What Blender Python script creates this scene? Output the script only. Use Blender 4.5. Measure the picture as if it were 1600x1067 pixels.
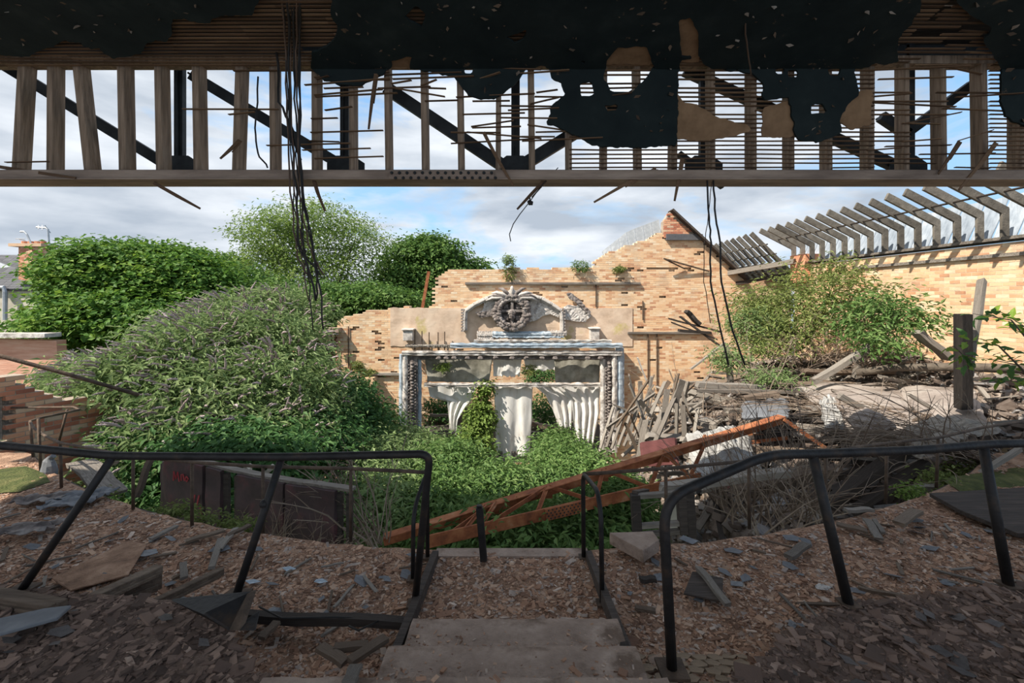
import bpy, math, random
import numpy as np
from mathutils import Vector, Matrix, noise as mnoise
R = random.Random(7); NR = np.random.default_rng(7)
for o in list(bpy.data.objects): bpy.data.objects.remove(o)
SC = bpy.context.scene; COL = SC.collection
H = 7.0            # height of the camera above the stalls ground; all coordinates below are relative to the camera
F = 711.0; HY = 465.0; CX = 800.0
# ---------------------------------------------------------------- camera
cd = bpy.data.cameras.new('camera'); cam = bpy.data.objects.new('camera', cd); COL.objects.link(cam)
cam.location = (0, 0, H); cam.rotation_euler = (math.pi/2, 0, 0)
cd.sensor_width = 36; cd.lens = F/1600*36; cd.shift_y = -(533.5-HY)/1600; cd.clip_start = .05; cd.clip_end = 500
SC.camera = cam
# ---------------------------------------------------------------- sky, sun, exposure
w = bpy.data.worlds.new('sky'); SC.world = w; w.use_nodes = True
nt = w.node_tree; nt.nodes.clear()
def N(nt, typ, **kw):
    n = nt.nodes.new(typ)
    for k, v in kw.items(): setattr(n, k, v)
    return n
tc = N(nt, 'ShaderNodeTexCoord'); sep = N(nt, 'ShaderNodeSeparateXYZ'); nt.links.new(tc.outputs['Generated'], sep.inputs[0])
mp = N(nt, 'ShaderNodeMapping'); mp.inputs['Scale'].default_value = (1.0, 1.0, 3.6); mp.inputs['Location'].default_value = (.35, .1, 0.3)
nt.links.new(tc.outputs['Generated'], mp.inputs[0])
n1 = N(nt, 'ShaderNodeTexNoise'); n1.inputs['Scale'].default_value = 2.6; n1.inputs['Detail'].default_value = 9; n1.inputs['Roughness'].default_value = .55; n1.inputs['Distortion'].default_value = .35
nt.links.new(mp.outputs[0], n1.inputs['Vector'])
bias = N(nt, 'ShaderNodeMath', operation='MULTIPLY_ADD'); nt.links.new(sep.outputs['X'], bias.inputs[0]); bias.inputs[1].default_value = -.13
nt.links.new(n1.outputs['Fac'], bias.inputs[2])
cr = N(nt, 'ShaderNodeValToRGB'); cr.color_ramp.elements[0].position = .345; cr.color_ramp.elements[1].position = .47
nt.links.new(bias.outputs[0], cr.inputs[0])
n2 = N(nt, 'ShaderNodeTexNoise'); n2.inputs['Scale'].default_value = 4.2; n2.inputs['Detail'].default_value = 6
nt.links.new(mp.outputs[0], n2.inputs['Vector'])
cc = N(nt, 'ShaderNodeValToRGB'); e = cc.color_ramp.elements
e[0].position = .36; e[0].color = (.38, .435, .51, 1); e[1].position = .66; e[1].color = (.72, .76, .81, 1)
nt.links.new(n2.outputs['Fac'], cc.inputs[0])
bl = N(nt, 'ShaderNodeValToRGB'); e = bl.color_ramp.elements
e[0].position = 0; e[0].color = (.42, .66, .88, 1); e[1].position = .6; e[1].color = (.13, .33, .68, 1)
nt.links.new(sep.outputs['Z'], bl.inputs[0])
mx = N(nt, 'ShaderNodeMix', data_type='RGBA'); nt.links.new(cr.outputs[0], mx.inputs[0]); nt.links.new(bl.outputs[0], mx.inputs[6]); nt.links.new(cc.outputs[0], mx.inputs[7])
bg = N(nt, 'ShaderNodeBackground'); bg.inputs[1].default_value = 1.0; nt.links.new(mx.outputs[2], bg.inputs[0])
wo = N(nt, 'ShaderNodeOutputWorld'); nt.links.new(bg.outputs[0], wo.inputs[0])
sd = bpy.data.lights.new('sun', 'SUN'); sd.energy = 6.0; sd.angle = .01; sd.color = (1, .93, .82)
sun = bpy.data.objects.new('sun', sd); COL.objects.link(sun); sun.location = (-12, -10, 30)
sun.rotation_euler = Vector((.62, .37, -.84)).to_track_quat('-Z', 'Y').to_euler()
SC.view_settings.view_transform = 'Standard'; SC.view_settings.look = 'None'; SC.view_settings.gamma = 1; SC.view_settings.use_curve_mapping = False
SC.view_settings.exposure = 0.42

# ---------------------------------------------------------------- helpers
def P(px, py, Y): return Vector(((px-CX)/F*Y, Y, -(py-HY)/F*Y))
def G(px, py, z):                      # the point of a level surface z under a photograph pixel
    Y = -z*F/(py-HY); return Vector(((px-CX)/F*Y, Y, z))
def ns(x, y, z=0.0): return mnoise.noise(Vector((x, y, z)))
def tag(o, label=None, cat=None, group=None, kind=None):
    if label: o['label'] = label
    if cat: o['category'] = cat
    if group: o['group'] = group
    if kind: o['kind'] = kind
    return o
def T(name, loc, label, cat, group=None, kind=None):
    o = bpy.data.objects.new(name, None); COL.objects.link(o); o.empty_display_size = .1
    o.location = (loc[0], loc[1], loc[2]+H)
    return tag(o, label, cat, group, kind)
def wloc(o):
    l = Vector(o.location)
    if o.parent: l = l + wloc(o.parent)
    return l
def link(name, me, parent, base):
    o = bpy.data.objects.new(name, me); COL.objects.link(o)
    o.location = (base[0], base[1], base[2]+H)
    if parent is not None:
        o.parent = parent; o.location = Vector(o.location)-wloc(parent)
    return o
class MB:
    def __init__(s): s.v = []; s.f = []; s.r = []
    def add(s, vs, fs, r=None):
        b = len(s.v); s.v += [tuple(v) for v in vs]; s.f += [tuple(i+b for i in f) for f in fs]
        rr = R.random() if r is None else r
        s.r += [rr]*len(vs); return s
    def box(s, c, d, M=None, r=None, jit=0):
        c = Vector(c); x, y, z = d[0]/2, d[1]/2, d[2]/2
        vs = [Vector((a*x, b*y, e*z)) for a in (-1, 1) for b in (-1, 1) for e in (-1, 1)]
        if jit: vs = [v+Vector((R.uniform(-jit, jit), R.uniform(-jit, jit), R.uniform(-jit, jit))) for v in vs]
        if M is not None: vs = [M @ v for v in vs]
        return s.add([v+c for v in vs], [(0,1,3,2), (4,6,7,5), (0,4,5,1), (2,3,7,6), (0,2,6,4), (1,5,7,3)], r)
    def bar(s, a, b, w, h, up=(0,0,1), r=None, taper=1.0):
        a = Vector(a); b = Vector(b); d = (b-a); L = d.length
        if L < 1e-6: return s
        d /= L; sd_ = d.cross(Vector(up))
        if sd_.length < 1e-4: sd_ = d.cross(Vector((1, 0, 0)))
        sd_.normalize(); u = sd_.cross(d)
        vs = []
        for p, k in ((a, 1), (b, taper)):
            for i, j in ((-1,-1), (1,-1), (1,1), (-1,1)): vs.append(p+sd_*(i*w/2*k)+u*(j*h/2*k))
        return s.add(vs, [(3,2,1,0), (4,5,6,7), (0,1,5,4), (1,2,6,5), (2,3,7,6), (3,0,4,7)], r)
    def tube(s, pts, rad, n=8, r=None, cap=True):
        pts = [Vector(p) for p in pts]; m = len(pts); vs = []; prev = None
        for i, p in enumerate(pts):
            t = (pts[min(i+1, m-1)]-pts[max(i-1, 0)]).normalized()
            if prev is None:
                x = t.cross(Vector((0, 0, 1)))
                if x.length < .05: x = t.cross(Vector((1, 0, 0)))
            else: x = prev-t*prev.dot(t)
            x.normalize(); prev = x; y = t.cross(x)
            ra = rad[i] if isinstance(rad, (list, tuple)) else rad
            for k in range(n):
                a = 2*math.pi*k/n; vs.append(p+x*(math.cos(a)*ra)+y*(math.sin(a)*ra))
        fs = [(i*n+k, i*n+(k+1) % n, (i+1)*n+(k+1) % n, (i+1)*n+k) for i in range(m-1) for k in range(n)]
        if cap: fs += [tuple(range(n-1, -1, -1)), tuple((m-1)*n+k for k in range(n))]
        return s.add(vs, fs, r)
    def prism(s, poly, off, r=None):       # polygon of 3d points pushed by an offset
        n = len(poly); poly = [Vector(p) for p in poly]; off = Vector(off)
        vs = poly+[p+off for p in poly]
        fs = [tuple(range(n)), tuple(range(2*n-1, n-1, -1))]+[((i+1) % n, i, n+i, n+(i+1) % n) for i in range(n)]
        return s.add(vs, fs, r)
    def grid(s, fn, nu, nv, r=None):
        vs = [fn(i/nu, j/nv) for i in range(nu+1) for j in range(nv+1)]
        fs = [(i*(nv+1)+j, (i+1)*(nv+1)+j, (i+1)*(nv+1)+j+1, i*(nv+1)+j+1) for i in range(nu) for j in range(nv)]
        return s.add(vs, fs, r)
    def sph(s, c, rad, nu=8, nv=6, r=None, lump=0):
        c = Vector(c); rad = rad if isinstance(rad, (list, tuple)) else (rad, rad, rad)
        vs = []
        for j in range(nv+1):
            th = math.pi*j/nv
            for i in range(nu):
                a = 2*math.pi*i/nu; k = 1+lump*R.uniform(-1, 1)
                vs.append(c+Vector((rad[0]*math.sin(th)*math.cos(a)*k, rad[1]*math.sin(th)*math.sin(a)*k, rad[2]*math.cos(th)*k)))
        fs = [(j*nu+i, (j+1)*nu+i, (j+1)*nu+(i+1) % nu, j*nu+(i+1) % nu) for j in range(nv) for i in range(nu)]
        return s.add(vs, fs, r)
    def build(s, name, mat, parent=None, smooth=False, solid=0, kind=None, bev=0):
        v = np.array(s.v, dtype=float); lo = v.min(0); hi = v.max(0)
        base = np.array([(lo[0]+hi[0])/2, (lo[1]+hi[1])/2, lo[2]])
        me = bpy.data.meshes.new(name); me.from_pydata((v-base).tolist(), [], s.f); me.update()
        at = me.attributes.new('rnd', 'FLOAT', 'POINT'); at.data.foreach_set('value', np.array(s.r, dtype=np.float32))
        me.materials.append(mat)
        if smooth: me.polygons.foreach_set('use_smooth', [True]*len(me.polygons))
        o = link(name, me, parent, base)
        if solid:
            m = o.modifiers.new('thickness', 'SOLIDIFY'); m.thickness = solid; m.offset = 0
        if bev:
            m = o.modifiers.new('bevel', 'BEVEL'); m.width = bev; m.segments = 1; m.limit_method = 'ANGLE'
        if kind: o['kind'] = kind
        return o
def np_mesh(name, V, polys, rnd, mat, parent=None, kind=None, smooth=False):
    """V (n,3); polys list of (m,k) index arrays; rnd (n,)"""
    lo = V.min(0); hi = V.max(0); base = np.array([(lo[0]+hi[0])/2, (lo[1]+hi[1])/2, lo[2]])
    me = bpy.data.meshes.new(name)
    me.vertices.add(len(V)); me.vertices.foreach_set('co', (V-base).astype(np.float32).ravel())
    idx = np.concatenate([p.ravel() for p in polys]); tot = np.concatenate([np.full(len(p), p.shape[1]) for p in polys])
    st = np.concatenate([[0], np.cumsum(tot)[:-1]])
    me.loops.add(len(idx)); me.loops.foreach_set('vertex_index', idx.astype(np.int32))
    me.polygons.add(len(tot)); me.polygons.foreach_set('loop_start', st.astype(np.int32)); me.polygons.foreach_set('loop_total', tot.astype(np.int32))
    me.polygons.foreach_set('use_smooth', np.full(len(tot), bool(smooth)))
    me.update(calc_edges=True)
    at = me.attributes.new('rnd', 'FLOAT', 'POINT'); at.data.foreach_set('value', rnd.astype(np.float32))
    me.materials.append(mat)
    o = link(name, me, parent, base)
    if kind: o['kind'] = kind
    return o
BOXF = np.array([(0,1,3,2), (4,6,7,5), (0,4,5,1), (2,3,7,6), (0,2,6,4), (1,5,7,3)])
def np_boxes(C, A, B, D):               # centres and half-axis vectors (n,3) -> verts, quads
    n = len(C); sg = np.array([(a, b, c) for a in (-1, 1) for b in (-1, 1) for c in (-1, 1)], float)
    V = C[:, None, :]+sg[None, :, 0:1]*A[:, None, :]+sg[None, :, 1:2]*B[:, None, :]+sg[None, :, 2:3]*D[:, None, :]
    Fq = (BOXF[None]+np.arange(n)[:, None, None]*8).reshape(-1, 4)
    return V.reshape(-1, 3), Fq
# ---------------------------------------------------------------- materials
MATS = {}
def mat(name, ramp, src='noise', scale=4, detail=7, stretch=(1, 1, 1), rough=.85, bump=.25, bscale=None, metal=0, mixn=.4, dirt=None, trans=0, spec=.3):
    m = bpy.data.materials.new(name); m.use_nodes = True; t = m.node_tree; t.nodes.clear(); L = t.links.new
    out = N(t, 'ShaderNodeOutputMaterial'); b = N(t, 'ShaderNodeBsdfPrincipled')
    b.inputs['Roughness'].default_value = rough; b.inputs['Metallic'].default_value = metal; b.inputs['Specular IOR Level'].default_value = spec
    tcn = N(t, 'ShaderNodeTexCoord'); mpn = N(t, 'ShaderNodeMapping'); mpn.inputs['Scale'].default_value = stretch
    L(tcn.outputs['Object'], mpn.inputs[0])
    no = N(t, 'ShaderNodeTexNoise'); no.inputs['Scale'].default_value = scale; no.inputs['Detail'].default_value = detail; no.inputs['Roughness'].default_value = .62
    L(mpn.outputs[0], no.inputs['Vector']); fac = no.outputs['Fac']
    st = N(t, 'ShaderNodeMapRange'); st.inputs[1].default_value = .28; st.inputs[2].default_value = .72; L(fac, st.inputs[0]); fac = st.outputs[0]
    if src != 'noise':
        if src == 'attr':
            a = N(t, 'ShaderNodeAttribute'); a.attribute_name = 'rnd'; s_ = a.outputs['Fac']
        else:
            a = N(t, 'ShaderNodeObjectInfo'); s_ = a.outputs['Random']
        mixf = N(t, 'ShaderNodeMix'); mixf.inputs[0].default_value = mixn; L(s_, mixf.inputs[2]); L(fac, mixf.inputs[3]); fac = mixf.outputs[0]
    rp = N(t, 'ShaderNodeValToRGB'); el = rp.color_ramp.elements
    while len(el) < len(ramp): el.new(.5)
    for q, (p_, c_) in zip(el, ramp): q.position = p_; q.color = (*c_, 1)
    L(fac, rp.inputs[0]); colr = rp.outputs[0]
    if dirt:                                   # (colour, scale, threshold lo, hi, amount)
        dn = N(t, 'ShaderNodeTexNoise'); dn.inputs['Scale'].default_value = dirt[1]; dn.inputs['Detail'].default_value = 6; dn.inputs['Roughness'].default_value = .65
        L(tcn.outputs['Object'], dn.inputs['Vector'])
        dm = N(t, 'ShaderNodeMapRange'); dm.inputs[1].default_value = dirt[2]; dm.inputs[2].default_value = dirt[3]; dm.inputs[4].default_value = dirt[4]; L(dn.outputs['Fac'], dm.inputs[0])
        dx = N(t, 'ShaderNodeMix', data_type='RGBA'); L(dm.outputs[0], dx.inputs[0]); L(colr, dx.inputs[6]); dx.inputs[7].default_value = (*dirt[0], 1); colr = dx.outputs[2]
    L(colr, b.inputs['Base Color'])
    if bump:
        bn = N(t, 'ShaderNodeTexNoise'); bn.inputs['Scale'].default_value = bscale or scale*4; bn.inputs['Detail'].default_value = 6; L(mpn.outputs[0], bn.inputs['Vector'])
        bp = N(t, 'ShaderNodeBump'); bp.inputs['Strength'].default_value = bump; bp.inputs['Distance'].default_value = .03; L(bn.outputs['Fac'], bp.inputs['Height']); L(bp.outputs[0], b.inputs['Normal'])
    sh = b.outputs[0]
    if trans:
        tr = N(t, 'ShaderNodeBsdfTranslucent'); L(colr, tr.inputs[0]); ms = N(t, 'ShaderNodeMixShader'); ms.inputs[0].default_value = trans; L(sh, ms.inputs[1]); L(tr.outputs[0], ms.inputs[2]); sh = ms.outputs[0]
    L(sh, out.inputs[0]); MATS[name] = m; return m
BUFF = [(0, (.30, .13, .08)), (.14, (.55, .29, .16)), (.36, (.70, .45, .26)), (.7, (.74, .52, .32)), (.9, (.77, .62, .44)), (1, (.50, .39, .30))]
REDB = [(0, (.22, .08, .05)), (.25, (.46, .17, .10)), (.5, (.62, .28, .16)), (.75, (.66, .44, .28)), (1, (.44, .33, .25))]
m_buff = mat('buff_brick', BUFF, 'attr', 3, mixn=.2, bump=.12, bscale=30, dirt=((.40, .29, .21), 1.0, .52, .70, .75))
m_buffo = mat('buff_brick_single', BUFF, 'obj', 9, mixn=.15, bump=.4, bscale=40)
m_mort = mat('lime_mortar', [(0, (.58, .43, .30)), (1, (.74, .60, .45))], scale=6, bump=.4)
m_red = mat('red_brick', REDB, 'attr', 3, mixn=.3, bump=.3, bscale=30)
m_redo = mat('red_brick_single', REDB, 'obj', 9, mixn=.15, bump=.4, bscale=40)
m_rmort = mat('sooty_mortar', [(0, (.25, .20, .155)), (1, (.46, .38, .30))], scale=6, bump=.4)
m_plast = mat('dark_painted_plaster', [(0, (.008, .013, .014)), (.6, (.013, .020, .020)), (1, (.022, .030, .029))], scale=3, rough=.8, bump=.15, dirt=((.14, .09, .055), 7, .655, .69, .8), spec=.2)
m_flake = mat('paint_flake', [(0, (.05, .035, .025)), (.6, (.13, .085, .055)), (1, (.40, .35, .30))], 'attr', 6, mixn=.2, bump=0)
m_under = mat('brown_undercoat', [(0, (.16, .09, .045)), (1, (.33, .2, .11))], scale=4, bump=.3)
m_lath = mat('old_lath', [(0, (.05, .028, .016)), (.5, (.14, .08, .045)), (1, (.26, .16, .09))], 'obj', 6, stretch=(.3, 1, 6), mixn=.5, bump=.2)
m_latha = mat('old_lath_many', [(0, (.05, .028, .016)), (.5, (.14, .08, .045)), (1, (.26, .16, .09))], 'attr', 6, stretch=(.3, 1, 6), mixn=.5, bump=.2)
m_stud = mat('sawn_stud', [(0, (.10, .07, .05)), (.5, (.25, .175, .12)), (1, (.40, .29, .21))], 'noise', 5, stretch=(5, 5, .4), bump=.35, bscale=14)
m_steel = mat('painted_steel', [(0, (.012, .015, .018)), (1, (.05, .055, .058))], scale=5, rough=.6, bump=.15, metal=.2)
m_chord = mat('chord_paint', [(0, (.13, .09, .07)), (.5, (.27, .20, .155)), (1, (.42, .32, .25))], scale=2.5, stretch=(.5, 2, 3), rough=.75, bump=.25)
m_rail = mat('rail_paint', [(0, (.014, .013, .013)), (.6, (.03, .027, .026)), (1, (.07, .045, .03))], scale=7, rough=.55, bump=.2, metal=.3)
m_railr = mat('rusty_rail', [(0, (.04, .028, .022)), (.5, (.10, .07, .05)), (1, (.19, .13, .09))], scale=8, rough=.75, bump=.25, metal=.2)
m_rust = mat('orange_rust', [(0, (.11, .035, .018)), (.4, (.26, .085, .035)), (.75, (.36, .14, .06)), (1, (.40, .22, .13))], scale=5, rough=.85, bump=.3)
m_conc = mat('worn_concrete', [(0, (0.228, 0.163, 0.125)), (.5, (0.377, 0.282, 0.223)), (1, (0.514, 0.396, 0.316))], scale=3.5, rough=.95, bump=.4, bscale=40, dirt=((.12, .075, .05), 3, .5, .66, .8))
m_soil = mat('littered_floor', [(0, (0.132, 0.078, 0.052)), (.45, (0.297, 0.178, 0.116)), (.75, (0.422, 0.267, 0.178)), (1, (0.525, 0.366, 0.267))], scale=5, detail=10, rough=1, bump=.8, bscale=45, dirt=((.075, .11, .02), .9, .66, .74, .5))
m_soild = mat('dark_slate_litter', [(0, (0.063, 0.044, 0.035)), (.5, (0.149, 0.099, 0.075)), (1, (0.263, 0.183, 0.138))], scale=6, detail=10, rough=1, bump=.8, bscale=45)
CHIP = [(0, (0.125, 0.069, 0.047)), (.3, (0.308, 0.173, 0.111)), (.5, (0.435, 0.252, 0.160)), (.7, (0.549, 0.361, 0.245)), (.84, (0.308, 0.252, 0.218)), (.95, (0.663, 0.514, 0.409)), (1, (0.846, 0.702, 0.597))]
m_chip = mat('rubble_chips', CHIP, 'attr', 9, mixn=.12, bump=.2, rough=.95)
m_chipd = mat('dark_chips', [(0, (0.068, 0.046, 0.036)), (.6, (0.177, 0.116, 0.089)), (.9, (0.308, 0.208, 0.156)), (1, (0.525, 0.396, 0.312))], 'attr', 9, mixn=.15, bump=.2, rough=.95)
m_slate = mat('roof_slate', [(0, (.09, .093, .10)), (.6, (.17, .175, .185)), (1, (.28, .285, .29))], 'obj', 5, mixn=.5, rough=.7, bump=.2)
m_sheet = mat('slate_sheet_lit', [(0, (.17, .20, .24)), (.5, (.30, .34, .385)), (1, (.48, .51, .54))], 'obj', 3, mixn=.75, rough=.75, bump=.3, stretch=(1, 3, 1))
m_slate2 = mat('gable_slate', [(0, (.16, .175, .19)), (1, (.34, .355, .37))], scale=4, rough=.8, bump=.3)
m_tile = mat('dark_tiles', [(0, (.05, .052, .058)), (1, (.13, .13, .14))], 'attr', 3, mixn=.5, rough=.8, bump=.3)
GREY = [(0, (.07, .055, .045)), (.4, (.18, .155, .13)), (.75, (.31, .275, .235)), (1, (.46, .43, .38))]
m_wgrey = mat('weathered_timber', GREY, 'obj', 4, stretch=(.5, 6, 6), mixn=.6, bump=.4, bscale=10)
m_wbrown = mat('brown_timber', [(0, (.06, .042, .03)), (.5, (.15, .108, .078)), (1, (.27, .205, .15))], 'obj', 4, stretch=(.5, 6, 6), mixn=.6, bump=.4, bscale=10)
m_wdark = mat('dark_timber', [(0, (.02, .016, .014)), (.5, (.05, .04, .034)), (1, (.11, .085, .07))], 'obj', 4, stretch=(.5, 6, 6), mixn=.6, bump=.4, bscale=10)
m_raft = mat('rafter_timber', [(0, (.05, .043, .035)), (.5, (.13, .115, .095)), (1, (.24, .215, .18))], 'obj', 4, stretch=(2, 6, 2), mixn=.6, bump=.3)
m_twig = mat('dry_twigs', [(0, (.09, .06, .045)), (.5, (.21, .155, .115)), (1, (.36, .29, .22))], 'attr', 6, mixn=.3, bump=.1)
m_bark = mat('bark', [(0, (.05, .04, .03)), (1, (.16, .13, .10))], scale=6, bump=.5)
m_white = mat('chipped_white_plaster', [(0, (.30, .26, .23)), (.4, (.58, .53, .48)), (1, (.80, .78, .75))], scale=3.5, bump=.4, dirt=((.17, .14, .12), 3.2, .47, .62, .8))
m_orn = mat('sooty_moulding', [(0, (.07, .055, .05)), (.5, (.19, .16, .145)), (1, (.42, .38, .35))], scale=5, bump=.4)
m_blue = mat('faded_blue_paint', [(0, (.22, .28, .34)), (.6, (.42, .49, .55)), (1, (.68, .70, .71))], scale=3, bump=.3)
m_rend = mat('tan_cement_render', [(0, (.46, .33, .235)), (.5, (.61, .46, .34)), (1, (.70, .56, .43))], scale=1.8, bump=.3, dirt=((.42, .36, .08), .8, .60, .68, .6))
m_curt = mat('bleached_curtain', [(0, (.55, .48, .40)), (.35, (.82, .79, .74)), (1, (.92, .91, .88))], scale=2.2, stretch=(2, 1, .7), rough=.95, bump=.15, trans=.2)
m_canv = mat('mildewed_canvas', [(0, (.14, .13, .10)), (.5, (.29, .275, .225)), (1, (.46, .44, .38))], scale=2.4, rough=.95, bump=.3)
m_canv2 = mat('pale_canvas', [(0, (.18, .165, .15)), (.5, (.34, .33, .31)), (1, (.50, .49, .47))], scale=3, rough=.95, bump=.3)
m_tar = mat('tarred_post', [(0, (.008, .006, .005)), (1, (.03, .024, .02))], scale=5, stretch=(4, 4, .6), bump=.4)
m_cream = mat('cream_render', [(0, (.42, .38, .30)), (1, (.58, .54, .44))], scale=2, bump=.2)
m_salm = mat('salmon_brick_paint', [(0, (.50, .24, .16)), (.5, (.64, .34, .235)), (1, (.72, .46, .34))], scale=2.2, stretch=(.6, .6, 4), bump=.3)
m_wire = mat('black_cable', [(0, (.01, .01, .01)), (1, (.035, .03, .027))], scale=8, rough=.6, bump=0)
m_wireb = mat('brown_cable', [(0, (.06, .035, .025)), (1, (.14, .09, .06))], scale=8, rough=.6, bump=0)
m_maroon = mat('maroon_parapet', [(0, (.035, .028, .028)), (.5, (.07, .045, .046)), (.8, (.12, .05, .054)), (1, (.19, .07, .075))], scale=2.6, rough=.7, bump=.3)
m_graf = mat('red_scrawl', [(0, (.36, .05, .06)), (1, (.5, .09, .09))], scale=8, bump=0)
m_door = mat('blue_grey_door', [(0, (.10, .125, .135)), (1, (.2, .24, .25))], scale=3, bump=.2)
m_dred = mat('dark_red_panel', [(0, (.06, .02, .018)), (1, (.16, .055, .05))], scale=3, bump=.2)
m_slab = mat('fallen_ceiling_slab', [(0, (.15, .12, .10)), (.45, (.27, .225, .195)), (1, (.40, .355, .315))], scale=2.2, bump=.5, bscale=18)
m_rubb = mat('rubble_mound', [(0, (.05, .04, .032)), (.4, (.15, .115, .09)), (.7, (.27, .215, .175)), (1, (.46, .40, .35))], scale=2.6, detail=10, bump=.9, bscale=14)
m_moss = mat('moss', [(0, (.035, .04, .012)), (.5, (.07, .085, .02)), (1, (.15, .14, .05))], scale=6, bump=.9, bscale=40)
m_mud = mat('cracked_tan_mud', [(0, (.16, .12, .08)), (.5, (.28, .21, .145)), (1, (.37, .29, .21))], scale=4, bump=.7, bscale=12)
m_ground = mat('stalls_ground', [(0, (.03, .04, .015)), (1, (.08, .08, .04))], scale=1.5, bump=.6)
m_alu = mat('galvanised_metal', [(0, (.3, .32, .34)), (1, (.5, .52, .54))], scale=3, rough=.5, metal=.5, bump=.1)
def leafmat(name, a, b, c, trans=.35): return mat(name, [(0, a), (.5, b), (1, c)], 'attr', 1.2, mixn=.25, rough=.6, bump=0, trans=trans, spec=.25)
m_syc = leafmat('sycamore_leaf', (.03, .085, .018), (.095, .20, .03), (.27, .38, .05))
m_lgt = leafmat('airy_leaf', (.08, .14, .03), (.19, .28, .06), (.36, .44, .13))
m_rnd = leafmat('round_tree_leaf', (.04, .095, .022), (.10, .19, .04), (.22, .32, .075))
m_bud = leafmat('buddleia_leaf', (.085, .14, .055), (.205, .29, .105), (.38, .44, .22))
m_pit = leafmat('pit_leaf', (.05, .11, .03), (.13, .225, .06), (.28, .37, .13))
m_olive = leafmat('olive_leaf', (.075, .11, .03), (.19, .235, .065), (.35, .38, .14))
m_dkleaf = leafmat('dark_leaf', (.025, .075, .022), (.07, .16, .045), (.15, .26, .075))
m_flow = mat('spent_flower_spike', [(0, (.24, .17, .15)), (.5, (.40, .31, .31)), (1, (.58, .50, .50))], 'obj', 20, mixn=.5, bump=.3)
m_grass = leafmat('dry_grass', (.10, .09, .035), (.21, .18, .075), (.33, .29, .14), .25)

# ---------------------------------------------------------------- tier heights
def yfront(x): return min(3.85+.055*x*x, 6.3)
def h_mid(x, y):
    z = -2.15+.022*ns(x*2.1, y*2.1)+.014*ns(x*6, y*6, 3)
    if y < 2.78: z += (2.78-y)*.33
    return z
def h_up(x, y): return -1.85+.03*ns(x*1.7, y*1.7, 8)+.018*ns(x*6, y*6, 5)
def xy_in(poly, x, y):
    c = False; n = len(poly)
    for i in range(n):
        x0, y0 = poly[i]; x1, y1 = poly[(i+1) % n]
        if (y0 > y) != (y1 > y) and x < (x1-x0)*(y-y0)/(y1-y0)+x0: c = not c
    return c
# ================================================================ STRUCTURE
g = MB(); g.grid(lambda u, v: Vector((-70+140*u, -8+108*v, -6.75+.12*ns(u*40, v*40))), 60, 60)
tag(g.build('ground', m_ground, smooth=True), 'rough bare ground of the stalls and yards below', kind='structure')

# ---- lower tier of the balcony
lower = T('floor', (0, 3.3, -2.4), 'lower balcony tier covered in rubble between the two railings', None, kind='structure')
g = MB()
def fm(u, v):
    x = -8.5+17*u; y = 1.4+(yfront(x)-1.4)*v; return Vector((x, y, h_mid(x, y)))
g.grid(fm, 190, 46); g.build('littered_surface', m_soil, lower, smooth=True)
g = MB()
for i in range(60):
    xa, xb = -8.5+17*i/60, -8.5+17*(i+1)/60
    a = Vector((xa, yfront(xa)-.02, -2.27)); b = Vector((xb, yfront(xb)-.02, -2.27))
    g.bar(a, b, .09, .20)
g.build('edge_board', m_wdark, lower)
# ---- upper tiers either side of the stairs
UL = [(-9, -2), (-9, 4.2), (-5, 3.25), (-3.15, 2.9), (-2.3, 2.8), (-1.78, 2.70), (-1.14, 2.15), (-1.0, 1.4), (-1.0, -2)]
UR = [(9, -2), (1.0, -2), (1.0, 1.4), (1.02, 2.16), (1.5, 2.5), (2.02, 2.76), (3.2, 2.93), (5, 3.25), (9, 4.2)]
for nm, poly, lab in (('floor', UL, 'dark slate littered upper balcony tier left of the stairs'), ('floor', UR, 'dark slate littered upper balcony tier right of the stairs')):
    root = T(nm, (poly[3][0], 2, -2.15), lab, None, kind='structure')
    xs = [p[0] for p in poly]; x0, x1 = (min(xs), max(xs))
    g = MB(); n = len(poly)
    g.prism([(p[0], p[1], -1.905) for p in poly], (0, 0, -.3)); g.build('tier_body', m_wdark, root)
    g = MB(); st = .06; idx = {}
    vx0, vx1 = (-5.2, -.95) if nm and poly is UL else (.95, 5.2)
    nx = int((vx1-vx0)/st); ny = int((3.4-.8)/st)
    # top surface: the cells of a bumpy grid, border vertices pulled on to the outline
    vs = []; fs = []
    for i in range(nx):
        for j in range(ny):
            cx, cy = vx0+(i+.5)*st, .8+(j+.5)*st
            if not xy_in(poly, cx, cy): continue
            q = []
            for a, b in ((i, j), (i+1, j), (i+1, j+1), (i, j+1)):
                if (a, b) not in idx:
                    x, y = vx0+a*st, .8+b*st; idx[(a, b)] = len(vs); vs.append(Vector((x, y, h_up(x, y))))
                q.append(idx[(a, b)])
            fs.append(tuple(q))
    g.add(vs, fs); g.build('littered_surface', m_soild, root, smooth=True)
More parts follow.
